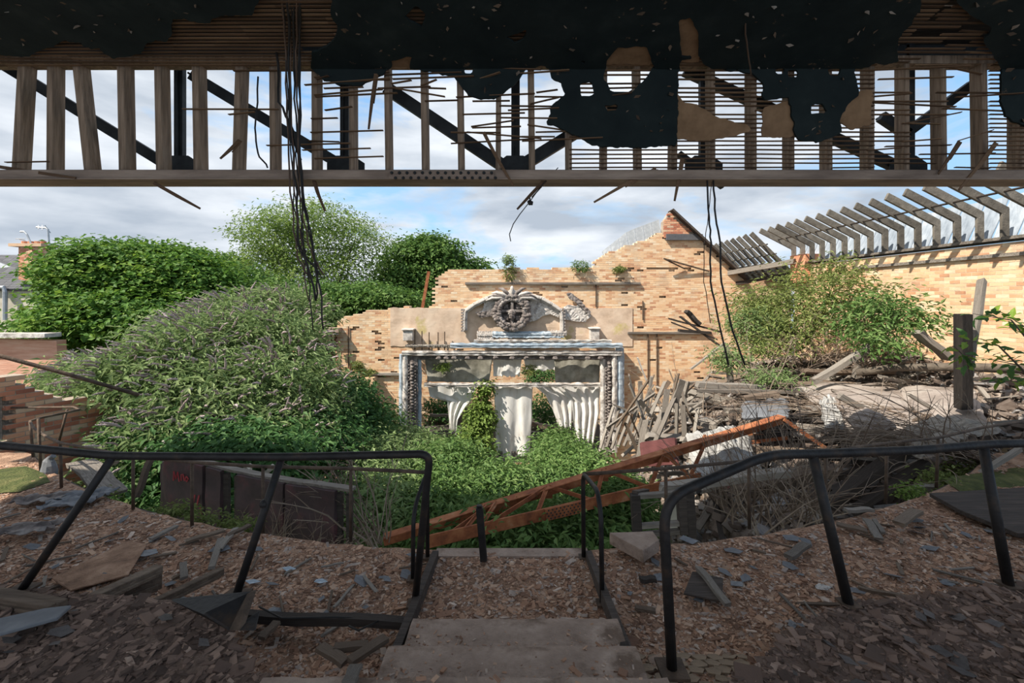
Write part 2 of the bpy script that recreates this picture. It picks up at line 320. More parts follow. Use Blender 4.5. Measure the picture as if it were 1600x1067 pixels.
# ---- stairs
st = T('concrete_stairs', (0, 2.2, -2.15), 'worn concrete steps strewn with grit leading down the middle of the balcony', 'stairs')
for (xa, xb, ya, yb, z) in ((-.62, .66, 2.36, 2.85, -2.0), (-.66, .66, 1.98, 2.43, -1.85), (-1.12, .70, .4, 2.05, -1.70)):
    g = MB()
    def fs_(u, v, xa=xa, xb=xb, ya=ya, yb=yb, z=z):
        x = xa+(xb-xa)*u; y = ya+(yb-ya)*v
        if v > .97: y += .012*ns(x*7, z*9); zz = z-.008*abs(ns(x*11, z))-.01
        else: zz = z+.004*ns(x*5, y*5)
        return Vector((x, y, zz))
    g.grid(fs_, 40, 8)
    g.box(((xa+xb)/2, (ya+yb)/2-.02, z-.1), (xb-xa-.01, yb-ya-.03, .17))
    g.build('step', m_conc, st)
for sx in (-1, 1):
    g = MB(); g.bar((sx*.67, 2.3, -2.02), (sx*.63, 3.75, -2.13), .05, .09); g.build('side_kerb', m_wdark, st)
# concrete landing at the foot of the stairs
g = MB(); g.prism([(-.64, 3.76, -2.135), (.64, 3.76, -2.135), (.64, 3.88, -2.135), (-.64, 3.88, -2.135)], (0, 0, -.22)); g.build('landing_edge', m_conc, st)

# ================================================================ OVERHEAD: bulkhead, truss, ceiling
YB = 4.6; ZK = (HY-105)/F*YB; SL = .19
def S(px, py):                       # a photograph pixel on the bulkhead (below its kink) or on the sloping soffit above
    z = (HY-py)/F*YB
    if z <= ZK: return Vector(((px-CX)/F*YB, YB, z))
    k = (HY-py)/F; Y = (ZK+SL*YB)/(k+SL); return Vector(((px-CX)/F*Y, Y, k*Y))
bulk = T('wall_overhead', (0, YB, 1.2), 'broken lath and plaster bulkhead hanging across the top of the view', None, kind='structure')
# plaster outline in pixel coordinates
PLA = [[(-160,-70),(-160,84),(0,82),(30,84),(52,85),(72,75),(92,68),(108,60),(132,64),(148,74),(158,72),(172,82),(186,88),(208,85),(228,77),(234,64),(262,60),(272,52),(274,26),(300,30),(332,32),(336,22),(398,19),(408,2),(412,-70)],
 [(518,-70),(520,20),(532,45),(518,66),(492,80),(486,108),(508,128),(545,138),(566,136),(600,120),(612,104),(636,96),(648,108),(700,122),(716,128),(728,148),(752,158),(775,156),(792,144),(815,124),(822,106),(852,97),(862,122),(876,134),(882,150),(858,172),(856,196),(888,208),(908,220),(934,232),(1000,233),(1054,229),(1057,185),(1058,112),(1062,90),(1090,88),(1108,108),(1172,118),(1186,130),(1190,160),(1228,154),(1234,186),(1242,220),(1272,224),(1284,222),(1310,210),(1308,182),(1338,150),(1330,112),(1348,100),(1398,94),(1396,62),(1432,14),(1436,-70)],
 [(1486,-70),(1490,2),(1512,24),(1542,40),(1530,60),(1546,84),(1560,104),(1556,160),(1572,194),(1600,200),(1760,206),(1760,-70)]]
HOL = [[(948,90),(964,72),(1008,70),(1022,104),(1004,128),(986,148),(952,146),(942,126),(946,104)], [(905,132),(924,130),(928,150),(908,154)],
 [(632,24),(652,6),(668,20),(660,40),(640,30)], [(1058,28),(1076,24),(1090,50),(1088,86),(1064,86)], [(790,54),(822,44),(820,58),(804,64)],
 [(1264,166),(1284,162),(1286,178),(1264,180)], [(726,112),(740,108),(738,118),(728,120)], [(1206,112),(1222,106),(1220,118),(1208,122)], [(1226,113),(1242,112),(1242,124),(1228,124)], [(1288,112),(1310,105),(1306,122),(1290,122)],
 [(905,92),(914,90),(912,100)], [(612,92),(646,84),(640,104),(616,108)], [(944,168),(962,166),(962,176),(948,178)]]
def sdist(poly, X, Y):
    p = np.array(poly, float); q = np.roll(p, -1, 0); d = np.full(X.shape, 1e9); ins = np.zeros(X.shape, bool)
    for (x0, y0), (x1, y1) in zip(p, q):
        ex, ey = x1-x0, y1-y0; L = ex*ex+ey*ey+1e-9
        t = np.clip(((X-x0)*ex+(Y-y0)*ey)/L, 0, 1); d = np.minimum(d, np.hypot(X-x0-t*ex, Y-y0-t*ey))
        c = (y0 > Y) != (y1 > Y)
        with np.errstate(all='ignore'): ins ^= c & (X < ex*(Y-y0)/(ey if ey else 1e-9)+x0)
    return np.where(ins, d, -d)
def field_mesh(outer, holes, x0, x1, y0, y1, step, fn, rag=4):
    gx = np.arange(x0, x1+1, step); gy = np.arange(y0, y1+1, step); X, Y = np.meshgrid(gx, gy, indexing='ij')
    f = np.full(X.shape, -1e9)
    for p in outer: f = np.maximum(f, sdist(p, X, Y))
    nz = np.array([[rag*ns(x*.07, y*.07)+rag*.6*ns(x*.2, y*.2, 4) for y in gy] for x in gx]); f = f+nz
    for p in holes: f = np.minimum(f, -(sdist(p, X, Y)+nz*.6))
    vs = []; key = {}; fs = []
    def vert(k, x, y):
        if k not in key: key[k] = len(vs); vs.append(fn(x, y))
        return key[k]
    for i in range(len(gx)-1):
        for j in range(len(gy)-1):
            cs = [(i, j), (i+1, j), (i+1, j+1), (i, j+1)]; vals = [f[c] for c in cs]
            if max(vals) <= 0: continue
            poly = []
            for a in range(4):
                c0, c1 = cs[a], cs[(a+1) % 4]; v0, v1 = vals[a], vals[(a+1) % 4]
                if v0 > 0: poly.append(vert(c0, gx[c0[0]], gy[c0[1]]))
                if (v0 > 0) != (v1 > 0):
                    t = v0/(v0-v1); k = (min(c0, c1), max(c0, c1))
                    poly.append(vert(k, gx[c0[0]]+t*(gx[c1[0]]-gx[c0[0]]), gy[c0[1]]+t*(gy[c1[1]]-gy[c0[1]])))
            if len(poly) > 2: fs.append(tuple(poly))
    return vs, fs
def plfn(px, py):
    p = S(px, py); b = .012*ns(p.x*2.2, p.y*2+p.z*2.2)
    return p+Vector((0, -.035+b, -.03 if p.z > ZK else 0))
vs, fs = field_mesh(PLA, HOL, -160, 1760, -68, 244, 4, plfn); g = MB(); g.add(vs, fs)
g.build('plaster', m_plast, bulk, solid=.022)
g = MB(); good = 0                       # curled flakes of paint still clinging to the plaster
while good < 130:
    px, py = R.uniform(-20, 1620), R.uniform(2, 225)
    if max(float(sdist(p, np.array([px]), np.array([py]))[0]) for p in PLA) < 8 or max(float(sdist(p, np.array([px]), np.array([py]))[0]) for p in HOL) > -6: continue
    c = plfn(px, py)+Vector((0, -.016, -.012)); a = R.uniform(0, 6.28); L_ = R.choice((.01, .015, .02, .035)); d = Vector((math.cos(a), -.25, math.sin(a)))*L_; e_ = Vector((-math.sin(a), -.1, math.cos(a)))*L_*R.uniform(.3, .7)
    g.add([c-d, c-d*.2+e_, c+d+Vector((0, -.02, -.01)), c+d*.3-e_], [(0, 1, 2), (0, 2, 3)]); good += 1
g.build('paint_flakes', m_flake, bulk, solid=.003, kind='stuff')
UND = [[(1046,118),(1058,162),(1056,218),(1100,222),(1150,212),(1172,204),(1166,196),(1120,184),(1090,166),(1066,160)], [(1192,168),(1240,156),(1244,200),(1236,216),(1188,214)], [(1308,150),(1362,140),(1358,196),(1330,204),(1306,190)], [(1056,22),(1078,20),(1094,60),(1092,96),(1056,96)], [(940,66),(1012,62),(1020,100),(942,98)], [(610,78),(650,78),(650,106),(608,108)]]
def ufn(px, py):
    p = S(px, py); return p+Vector((0, -.012, -.012 if p.z > ZK else 0))
for u_ in UND:
    xs = [q[0] for q in u_]; ys = [q[1] for q in u_]
    vs, fs = field_mesh([u_], [], min(xs)-6, max(xs)+6, min(ys)-6, max(ys)+6, 4, ufn, 3)
    g = MB(); g.add(vs, fs); g.build('undercoat_patch', m_under, bulk, solid=.012)
# studs
SX = [-100, -45, 15, 70, 131, 185, 243, 302, 365, 424, 490, 548, 605, 663, 720, 778, 832, 890, 945, 1000, 1055, 1116, 1180, 1240, 1300, 1365, 1421, 1480, 1545, 1602, 1660]
for k, sx in enumerate(SX):
    lean = {2: -14, 4: 18, 3: -4, 8: -6}.get(k, R.uniform(-3, 3))
    x0 = (sx-CX)/F*YB; x1 = (sx-lean-CX)/F*YB
    g = MB(); g.bar((x0+(.02 if k < 8 else 0), YB+.09, 1.22), (x1, YB+.09, ZK+.12), .05+(.02 if k < 9 else 0)+R.uniform(0, .015), .13, up=(0, 1, 0))
    g.build('stud', m_stud, bulk, bev=.004)
# laths
ZON = [(-160,524,-40,104,.97), (380,530,104,112,.9), (300,480,108,136,.30), (480,740,106,160,.72), (330,460,170,262,.10), (470,560,170,272,.34), (590,720,160,272,.05), (720,885,150,224,.52), (720,890,106,150,.30), (885,1062,152,274,.93), (885,945,108,152,.85), (1000,1062,104,152,.9), (945,1000,104,152,.12), (1062,1362,104,274,.93), (1362,1545,60,274,.36), (1362,1545,-40,60,.75), (524,1362,-40,104,.98), (1545,1760,-40,274,.96), (-160,130,250,274,.2)]
def lprob(x, y):
    p = 0
    for a, b, c, d, q in ZON:
        if a <= x < b and c <= y < d: p = max(p, q)
    return p
laths = []
rows = []; z = 1.27
while z < ZK-.02: rows.append((0, z)); z += .0445
yy = YB-.03
while yy > 3.5: rows.append((1, yy)); yy -= .0445
for kind, c in rows:
    i = 0
    py = HY-c/YB*F if kind == 0 else HY-(ZK+SL*(YB-c))/c*F
    Yr = YB if kind == 0 else c
    while i < len(SX)-1:
        mid = (SX[i]+SX[i+1])/2
        if kind == 0: pm = mid
        else: pm = CX+(mid-CX)/YB*c*YB/c
        pr = lprob(pm, py)
        if R.random() < pr:
            n = R.choice((1, 1, 2, 2, 3)) if pr > .8 else R.choice((1, 2, 2))
            n = min(n, len(SX)-1-i)
            xa = (SX[i]-CX)/F*YB; xb = (SX[i+n]-CX)/F*YB
            loose = pr < .8
            if loose:
                xa += R.uniform(-.12, .12); xb += R.uniform(-.16, .14)
                if R.random() < .3: xb = xa+(xb-xa)*R.uniform(.45, .8)
            t = R.uniform(-.10, .10) if loose and R.random() < .4 else R.uniform(-.006, .006)
            if kind == 0: a = Vector((xa, YB-.004, c-t*.5)); b = Vector((xb, YB-.004+(R.uniform(-.1, .02) if loose else 0), c+t*.5)); up = (0, 1, 0)
            else: zc = ZK+SL*(YB-c); a = Vector((xa, c, zc)); b = Vector((xb, c+t*.3, zc-abs(t)*.2)); up = (0, 0, 1)
            laths.append((kind, a, b, up)); i += n
        else: i += 1
laths.sort(key=lambda q: q[0])
vis = [q for q in laths if q[0] == 0 and abs(q[1].x) < 5.3]; sel = set(id(q) for q in vis[:300])
lm = bpy.data.meshes.new('lath'); tmp = MB(); tmp.box((0, 0, 0), (1, 1, 1)); lm.from_pydata(tmp.v, [], tmp.f); lm.materials.append(m_lath)
rest = MB()
for q in laths:
    if id(q) in sel:
        o = bpy.data.objects.new('lath', lm); COL.objects.link(o); o.parent = bulk
        d = q[2]-q[1]; mid = (q[1]+q[2])/2
        o.location = mid+Vector((0, 0, H))-bulk.location; o.rotation_euler = d.to_track_quat('X', 'Y').to_euler(); o.scale = (d.length, .008, .027)
    else: rest.bar(q[1], q[2], .027, .008, up=q[3])
rest.build('lath_rows', m_latha, bulk, kind='stuff')
# header plate at the kink
g = MB(); g.bar((-8, YB+.09, ZK+.09), (8, YB+.09, ZK+.09), .14, .08); g.build('head_plate', m_stud, bulk)
# loose laths hanging below and across the bulkhead
HANG = [((248,288),(313,326),'snapped lath hanging below the beam at the left'), ((490,270),(508,330),'short dark lath hanging under the beam beside the cable bundle'), ((850,284),(808,327),'lath dangling from the beam above the pediment'), ((1022,266),(928,316),'long lath sticking down over the blue sky'), ((1062,250),(1054,314),'thin lath hanging straight down left of the gable'), ((1546,226),(1498,297),'dark lath slanting down in front of the rafters'), ((1490,224),(1466,272),'short dark lath slanting across the right studs'), ((1262,34),(1146,86),'pale lath stuck diagonally across the dark plaster'), ((0,262),(118,278),'pair of laths lying along the top of the beam at far left'), ((380,222),(344,248),'broken lath tilted across the stud at left'), ((590,120),(576,202),'loose lath hanging at the plaster edge'), ((756,210),(802,290),'lath dropping past the truss joint')]
for (a, b, lab) in HANG:
    pa = S(*a)+Vector((0, -.06, 0)); pb = pa+ (P(b[0], b[1], YB-.14)-pa)
    g = MB(); mid = (pa+pb)/2+Vector((R.uniform(-.01, .01), 0, R.uniform(-.01, .01)))
    g.bar(pa, mid, .032, .010, up=(0, 1, 0)); g.bar(mid, pb, .032, .010, up=(0, 1, 0), taper=.6)
    g.bar(pa+Vector((.02, .0, -.01)), mid+Vector((.015, .01, -.02)), .012, .008, up=(0, 1, 0))
    tag(g.build('hanging_lath', m_lath if 'pale' not in lab else m_stud), lab, 'lath', 'loose laths hanging from the bulkhead')
# steel truss
tr = T('steel_truss', (0, YB+.3, 1.1), 'dark riveted steel roof truss spanning the whole view above the balcony', 'truss')
g = MB(); zb = 1.175; zt = 1.265
g.bar((-9, 4.62, (zb+zt)/2), (9, 4.62, (zb+zt)/2), .26, zt-zb); g.build('bottom_chord', m_chord, tr, bev=.008)
g = MB(); g.bar((-9, 4.62, zb-.006), (9, 4.62, zb-.006), .30, .014); g.build('flange', m_chord, tr)
g = MB(); g.bar(P(608, 274, 4.475), P(772, 274, 4.475), .02, .07); pl = g.build('splice_plate', m_chord, tr)
for r_ in range(2):
    for k in range(14):
        c = P(612+k*12+r_*6, 270+r_*8, 4.46); g = MB(); g.sph(c, .016, 7, 5); g.build('rivet', m_steel, pl, smooth=True)
for a, b, wd in (((0,98),(268,262),.11), ((300,118),(540,262),.11), ((604,138),(796,266),.13), ((804,266),(1040,120),.13), ((1070,110),(1404,262),.11) , ((1376,182),(1418,210),.10), ((1416,208),(1520,132),.10), ((1130,292),(1060,240),.05)):
    g = MB(); g.bar(P(*a, YB+.32), P(*b, YB+.32), wd, .07, up=(0, 1, 0)); g.bar(P(*a, YB+.36), P(*b, YB+.36), .02, .14, up=(0, 1, 0)); g.build('diagonal', m_steel, tr)
for px in (282, 540, 806, 1100, 1420):
    g = MB(); g.bar(P(px, 278, YB+.34), P(px, 70, YB+.34), .085, .06, up=(0, 1, 0)); g.bar(P(px-5, 278, YB+.30), P(px-5, 70, YB+.30), .03, .06, up=(0, 1, 0)); g.build('upright', m_steel, tr)
    g = MB(); c = P(px, 262, YB+.26); g.prism([c+Vector(q) for q in ((-.2, 0, -.09), (.2, 0, -.09), (.2, 0, .05), (.08, 0, .13), (-.1, 0, .13), (-.2, 0, .05))], (0, .015, 0)); g.build('gusset', m_steel, tr)
g = MB(); g.bar((-9, YB+.34, ZK+.30), (9, YB+.34, ZK+.30), .14, .16); g.build('top_chord', m_steel, tr)
# ceiling over the balcony and roof deck above it
ce = T('ceiling', (0, 1, 2.4), 'dark plaster ceiling and board roof over the balcony', None, kind='structure')
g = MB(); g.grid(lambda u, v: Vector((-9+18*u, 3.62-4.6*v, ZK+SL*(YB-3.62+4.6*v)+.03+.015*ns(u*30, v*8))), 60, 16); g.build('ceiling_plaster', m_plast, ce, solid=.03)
for k in range(12):
    g = MB(); ya = 5.0-.55*k; yb = ya-.535; g.prism([(-9, ya, 2.72+.14*k), (9, ya, 2.72+.14*k), (9, yb, 2.72+.14*(k+1)), (-9, yb, 2.72+.14*(k+1))], (0, 0, .03)); g.build('roof_board', m_wdark, ce)
# hanging cables
def hang(name, pts, r, m, lab, grp, jit=.012):
    V = []; pts = [P(*p) for p in pts]
    for a, b in zip(pts[:-1], pts[1:]):
        for t in (0, .25, .5, .75):
            V.append(a.lerp(b, t)+Vector((R.uniform(-jit, jit), R.uniform(-jit, jit), 0)))
    V.append(pts[-1]); g = MB(); g.tube(V, r, 6); return tag(g.build(name, m, smooth=True), lab, 'cable', grp)
for k in range(9):
    o = k*3.2
    pts = [(440+o*1.2, -20, 3.7), (446+o*.9, 80, 4.3), (450+o*.7+R.uniform(-5, 5), 180, 4.34), (455+o*.8+R.uniform(-4, 4), 300, 4.4), (462+o*.9+R.uniform(-6, 6), 380, 4.45)]
    cr_ = R.choice((.006, .008, .011)); ln = R.choice((430, 470, 515, 560)); pts += [(470+o+R.uniform(-6, 6), (380+ln)/2, 4.5), (478+o*1.0+R.uniform(-8, 10), ln, 4.5)]
    hang('hanging_cable', pts, cr_, m_wire if k % 3 else m_wireb, f'{ {.006: "thin", .008: "medium", .011: "thick"}[cr_]} {"black" if k % 3 else "brown"} cable of the left bundle, {["leftmost", "second from left", "third from left", "fourth from left", "fifth and middle one", "fourth from right", "third from right", "second from right", "rightmost"][k]}', 'cables of the left bundle')
hang('hanging_cable', [(402, 120, 4.4), (399, 200, 4.36), (402, 240, 4.4), (418, 262, 4.4)], .008, m_wire, 'single curved cable hooked between studs left of the cable bundle', None)
hang('hanging_cable', [(434, 80, 4.4), (436, 160, 4.36), (452, 190, 4.4), (470, 250, 4.4)], .012, m_wire, 'thick cable bending right beside the left bundle', None)
for k, (a, lab) in enumerate(((1104, 'left one of two long cables in front of the gable'), (1114, 'right one of two long cables in front of the gable'))):
    hang('hanging_cable', [(a, 282, 4.5), (a+4, 340, 4.5), (a+7+k*4, 380, 4.5), (a+6+k*8, 440, 4.5), (a+18+k*8, 500, 4.5), (a+34+k*16, 570, 4.5)], .009, m_wire, lab, None, .006)
hang('hanging_cable', [(1112, 284, 4.5), (1105, 350, 4.5), (1101, 380, 4.5), (1100, 440, 4.5), (1110, 505, 4.5)], .004, m_wireb, 'thinnest cable left of the two long ones by the gable', None, .005)
hang('hanging_cable', [(1168, -10, 3.8), (1164, 40, 4.0), (1170, 90, 4.3), (1174, 118, 4.5)], .007, m_wireb, 'thin pale cable hanging over the dark plaster', None, .004)
lc = T('lamp_cord', P(797, 376, 4.5), 'thin cord with a dead lamp holder dangling above the pediment', 'lamp')
g = MB(); g.tube([P(872, 262, 4.55), P(846, 290, 4.5), P(827, 316, 4.5), P(812, 335, 4.5), P(802, 350, 4.5), P(796, 366, 4.5), P(798, 377, 4.5)], .005, 6); g.build('cord', m_wire, lc)
g = MB(); c = P(828, 317, 4.48); g.tube([c+Vector((-.02, 0, .02)), c+Vector((.0, 0, 0)), c+Vector((.03, 0, -.005))], [.012, .026, .018], 8); g.tube([c, c+Vector((0, 0, .05))], .008, 6); g.build('lamp_holder', m_wire, lc)
# ================================================================ STAGE WALL
YS = 17.0
def brick_wall(root, origin, u, length, z0, ztop, keep, thick, m_many, m_one, m_mor, nind=0, bl=.225, bh=.065, j=.011, near=None, proud=.0015, hole=None):
    """courses of bricks along u on the side -n of a mortar core; keep(s, z) says where the wall stands"""
    u = Vector(u).normalized(); n = Vector((-u.y, u.x, 0)); origin = Vector(origin)   # n points away from the viewer side
    rows = int((ztop-z0)/(bh+j)); recs = []; core = MB()
    for r in range(rows):
        z = z0+(r+.5)*(bh+j); off = -(bl+j)/2*(r % 2); s = off; run = None
        while s < length:
            a, b = max(s, 0), min(s+bl, length); c = (a+b)/2
            ok = b-a > .04 and keep(c, z)
            if ok and hole and hole(c, z):
                ok = False; m_ = origin+u*c+n*(.16+thick/2); b0_ = len(core.v); core.bar(m_-u*(bl/2+j), m_+u*(bl/2+j), thick, bh+j, r=.5)
                for q in range(-8, 0): core.v[q] = (core.v[q][0], core.v[q][1], core.v[q][2]+z)
            if ok:
                recs.append((c, z, (b-a)/2)); run = (a, b) if run is None else (run[0], b)
            if (not ok or s+bl+j >= length) and run:
                m_ = origin+u*((run[0]+run[1])/2)+n*(thick/2+proud)
                core.bar(m_-u*((run[1]-run[0])/2), m_+u*((run[1]-run[0])/2), thick, bh+j, r=.5); core_z = z
                for q in range(-8, 0): core.v[q] = (core.v[q][0], core.v[q][1], core.v[q][2]+z)
                run = None
            s += bl+j
    core.build('mortar_core', m_mor, root)
    ind = []
    if nind:
        recs.sort(key=lambda q: near(origin+u*q[0]+Vector((0, 0, q[1])))); ind = recs[:nind]; recs = recs[nind:]
        bm_ = MB(); bm_.box((0, 0, 0), (1, 1, 1), jit=.03); me = bpy.data.meshes.new('brick'); me.from_pydata(bm_.v, [], bm_.f); me.materials.append(m_one)
        qz = math.atan2(u.y, u.x)
        for c, z, hl in ind:
            o = bpy.data.objects.new('brick', me); COL.objects.link(o); o.parent = root
            p = origin+u*c+n*(.05-R.uniform(0, .005)); p.z = z
            o.location = p+Vector((0, 0, H))-root.location; o.rotation_euler = (0, 0, qz); o.scale = (hl*2, .1, bh)
    if recs:
        A = np.array(recs); k = len(A); C = np.array(origin)[None]+A[:, :1]*np.array(u)[None]+(.05-NR.uniform(0, .0035, (k, 1)))*np.array(n)[None]; C[:, 2] = A[:, 1]
        V, Fq = np_boxes(C, A[:, 2:3]*np.array(u)[None], np.tile(np.array(n)*.05, (k, 1)), np.tile([0, 0, bh/2], (k, 1)))
        np_mesh('brickwork', V, [Fq], np.repeat(NR.random(k), 8), m_many, root, 'stuff')
def pxs(px): return (px-CX)/F*YS
def pzs(py): return -(py-HY)/F*YS
XL = pxs(527)
TOP = [(527,502),(540,496),(575,486),(608,483),(612,480),(678,480),(679,452),(684,440),(684,428),(700,422),(760,420),(925,418),(930,406),(940,400),(1036,362),(1038,346),(1042,336),(1048,331),(1062,344),(1100,378),(1160,436),(1240,440)]
def topz(s):
    px = CX+(XL+s)/YS*F
    for (a, b), (c, d) in zip(TOP[:-1], TOP[1:]):
        if a <= px <= c: return pzs(b+(d-b)*(px-a)/max(c-a, 1e-6))+.08*ns(s*2.5, 1)
    return pzs(440)
def keep_stage(s, z):
    x = XL+s; px = CX+x/YS*F; py = HY-z/YS*F
    if z > topz(s): return False
    if 640 < px < 955 and 548 < py < 722: return False
    if 1036 < px < 1090 and py < 372: return False       # red brick gable cap is separate
    return True
def hole_stage(s, z):
    px = CX+(XL+s)/YS*F; py = HY-z/YS*F
    return any(abs(px-hx) < hw+1.5 and abs(py-hy) < 2.2 for hx, hy, hw in HOLES)
HOLES = [(592,545,4),(590,520,3),(975,457,4),(1003,511,4),(975,476,4),(982,422,4),(988,420,3),(1000,421,2),(1011,420,3),(1023,420,2),(1037,420,3),(1050,421,6),(1078,421,4),(620,560,3),(560,575,3),(1090,395,3),(1035,466,3),(650,470,3),(712,470,3),(905,470,3)]
HOLES += [(R.uniform(540, 1110), R.uniform(430, 600), R.uniform(1.5, 3)) for _ in range(26)]
wall = T('wall_stage', (0, YS, -6.7), 'sunlit buff brick proscenium wall with a stepped top and gable', None, kind='structure')
brick_wall(wall, (XL, YS, 0), (1, 0, 0), pxs(1236)-XL, -6.7, 3.3, keep_stage, .34, m_buff, m_buffo, m_mort, hole=hole_stage)
g = MB(); g.prism([(pxs(1037), YS-.02, pzs(372)), (pxs(1037), YS-.02, pzs(346)), (pxs(1047), YS-.02, pzs(331)), (pxs(1090), YS-.02, pzs(370)), (pxs(1090), YS-.02, pzs(373))], (0, .35, 0)); g.build('gable_core', m_rmort, wall)
gc = T('wall_gable_cap', (pxs(1060), YS, 2.2), 'red brick cap at the tip of the gable', None, kind='structure')
def keep_cap(s, z):
    px = 1037+s/YS*F; py = HY-z/YS*F
    return py > 333+max(0, (px-1047))*.93 and (px > 1045 or py > 352-(px-1037)*1.9) and px < 1090
brick_wall(gc, (pxs(1037), YS-.05, 0), (1, 0, 0), pxs(1092)-pxs(1037), pzs(372), pzs(331), keep_cap, .02, m_red, m_redo, m_rmort)
g = MB(); g.box((pxs(1068), YS-.08, pzs(371)), (1.35, .1, .22)); g.build('lead_flashing', m_tile, wall)
g = MB(); g.bar((pxs(1047), YS-.05, pzs(329)), (pxs(1164), YS-.05, pzs(437)), .5, .07); g.build('verge_board', m_wdark, wall)
for k in range(7):
    a, b = k/7, (k+1)/7; g = MB()
    pa = Vector((pxs(945+92*a), YS+.2, pzs(400-34*a))); pb = Vector((pxs(945+92*b)-.02, YS+.2, pzs(400-34*b)))
    g.prism([pa, pb, pb+Vector((.0, .3, .22+.42*min(1, b*2.2))), pa+Vector((0, .3, .22+.42*min(1, a*2.2)))], (0, .04, 0)); g.build('slate_panel', m_slate2, wall)
# other bits on the wall
for (a, b, y, hh) in ((727,1000,443,.09), (980,1110,520,.09), (574,628,584,.10)):
    g = MB(); g.box(((pxs(a)+pxs(b))/2, YS-.05, pzs(y)), (pxs(b)-pxs(a), .12, hh)); g.build('ledge', m_wgrey, wall, bev=.01)
for (x, y0, y1) in ((545,510,575), (931,443,480), (1012,522,600), (1026,522,610), (577,590,640), (1004,470,500)):
    g = MB(); g.tube([(pxs(x), YS-.04, pzs(y0)), (pxs(x), YS-.04, pzs(y1))], .022, 6); g.build('pipe', m_railr, wall)
g = MB(); g.bar(P(1037, 404, YS-.3), P(1108, 424, YS-.05), .05, .05); g.bar(P(1037, 404, YS-.3), P(1070, 420, YS-.05), .04, .04); g.build('bracket', m_railr, wall)
g = MB()
for (x, y) in ((583,640), ):
    g.box((pxs(582), YS-.2, pzs(650)), (.34, .42, 3.0)); 
g.build('buttress', m_buff, wall)
g = MB()
def rb(u, v): return Vector((pxs(610)+(pxs(988)-pxs(610))*u, YS-.015-.012*ns(u*22, v*4), pzs(481)+(pzs(541)-pzs(481))*v+(.05*ns(u*30, v*5) if v in (0, 1) else 0)))
g.grid(rb, 80, 14); g.build('render_band', m_rend, wall, solid=.03)
# red pole on the lower left shoulder of the wall
g = MB(); g.bar(P(660, 481, 17.1), P(670, 424, 17.1), .11, .06, up=(0, 1, 0)); g.bar(P(660, 481, 17.14), P(670, 426, 17.14), .03, .12, up=(0, 1, 0))
tag(g.build('rusty_post', m_rust), 'rusty upright bar leaning on the lower shoulder of the stage wall', 'post')
# left return of the wall with the dark doorway
lw = T('wall_doorway', P(495, 600, 17), 'red brick side block with a dark doorway left of the stage wall', None, kind='structure')
def keep_d(s, z):
    px = 452+s/YS*F; py = HY-z/YS*F; return py > 512+max(0, 478-px)*.5 and not (484 < px < 526 and 520 < py < 600)
brick_wall(lw, (pxs(452), YS-.1, 0), (1, 0, 0), pxs(528)-pxs(452), -6.7, pzs(512), keep_d, .2, m_red, m_redo, m_rmort)
g = MB(); g.box((pxs(506), YS-.1, pzs(515)), (1.35, .5, .16)); g.build('lintel', m_conc, lw)
g = MB(); g.box((pxs(505), YS+.25, pzs(560)), (1.1, .05, 2.1)); g.build('door_panel', m_dred, lw)
for k in range(3):
    g = MB(); g.bar(P(508+k*6, 518, YS-.4), P(511+k*5, 534+k*5, YS-.35), .08, .03, up=(0, 1, 0)); g.build('splinter', m_wbrown, lw)
# ---- stage house behind the opening
sb = T('wall_backstage', (1, 23, -6.7), 'brick back wall of the roofless stage', None, kind='structure')
brick_wall(sb, (-6, 23.5, 0), (1, 0, 0), 13, -6.7, -1.2, lambda s, z: z < -1.5+.4*ns(s*.8, 2), .3, m_buff, m_buffo, m_mort)
g = MB(); g.prism([(-3.9, YS+.1, pzs(702)), (3.9, YS+.1, pzs(702)), (3.9, 23, pzs(702)), (-3.9, 23, pzs(702))], (0, 0, -.2)); tag(g.build('floor_stage', m_wdark), 'rotten dark stage floor behind the torn curtains', kind='structure')
sf = T('stage_apron', (0, YS-.1, -6.7), 'boarded front of the stage below the curtains', 'stage')
for k in range(30):
    xa = pxs(645)+k*(pxs(955)-pxs(645))/30
    for r_ in range(4):
        if R.random() < .12: continue
        g = MB(); g.box((xa+.12, YS+.05, pzs(706)-.06-.16*r_), (.25, .03, .13)); g.build('board', m_wgrey, sf)
# ---- proscenium frame
pf = T('proscenium_frame', (0, YS-.3, pzs(700)), 'ornate chipped plaster proscenium frame with dark beaded mouldings', 'frame')
def vstrip(a, b, y0, y1, yd, m, name='jamb_panel', th=.1):
    g = MB()
    g.grid(lambda u, v: Vector((pxs(a)+(pxs(b)-pxs(a))*u, YS-yd+.02*ns(u*3, v*14)+th*.15*math.cos(u*math.pi*2), pzs(y0)+(pzs(y1)-pzs(y0))*v)), 6, 30)
    return g.build(name, m, pf, solid=th)
vstrip(627, 633, 552, 690, .22, m_blue, 'outer_moulding', .14); vstrip(633, 640, 548, 700, .34, m_white, 'jamb_face'); vstrip(640, 655, 556, 702, .28, m_orn, 'beaded_panel', .1); vstrip(655, 660, 560, 702, .2, m_blue, 'inner_moulding', .1)
vstrip(936, 944, 556, 702, .24, m_white, 'inner_moulding', .12); vstrip(944, 953, 552, 702, .28, m_orn, 'beaded_panel', .1); vstrip(953, 960, 548, 702, .34, m_white, 'jamb_face'); vstrip(960, 971, 542, 642, .22, m_blue, 'outer_moulding', .2)
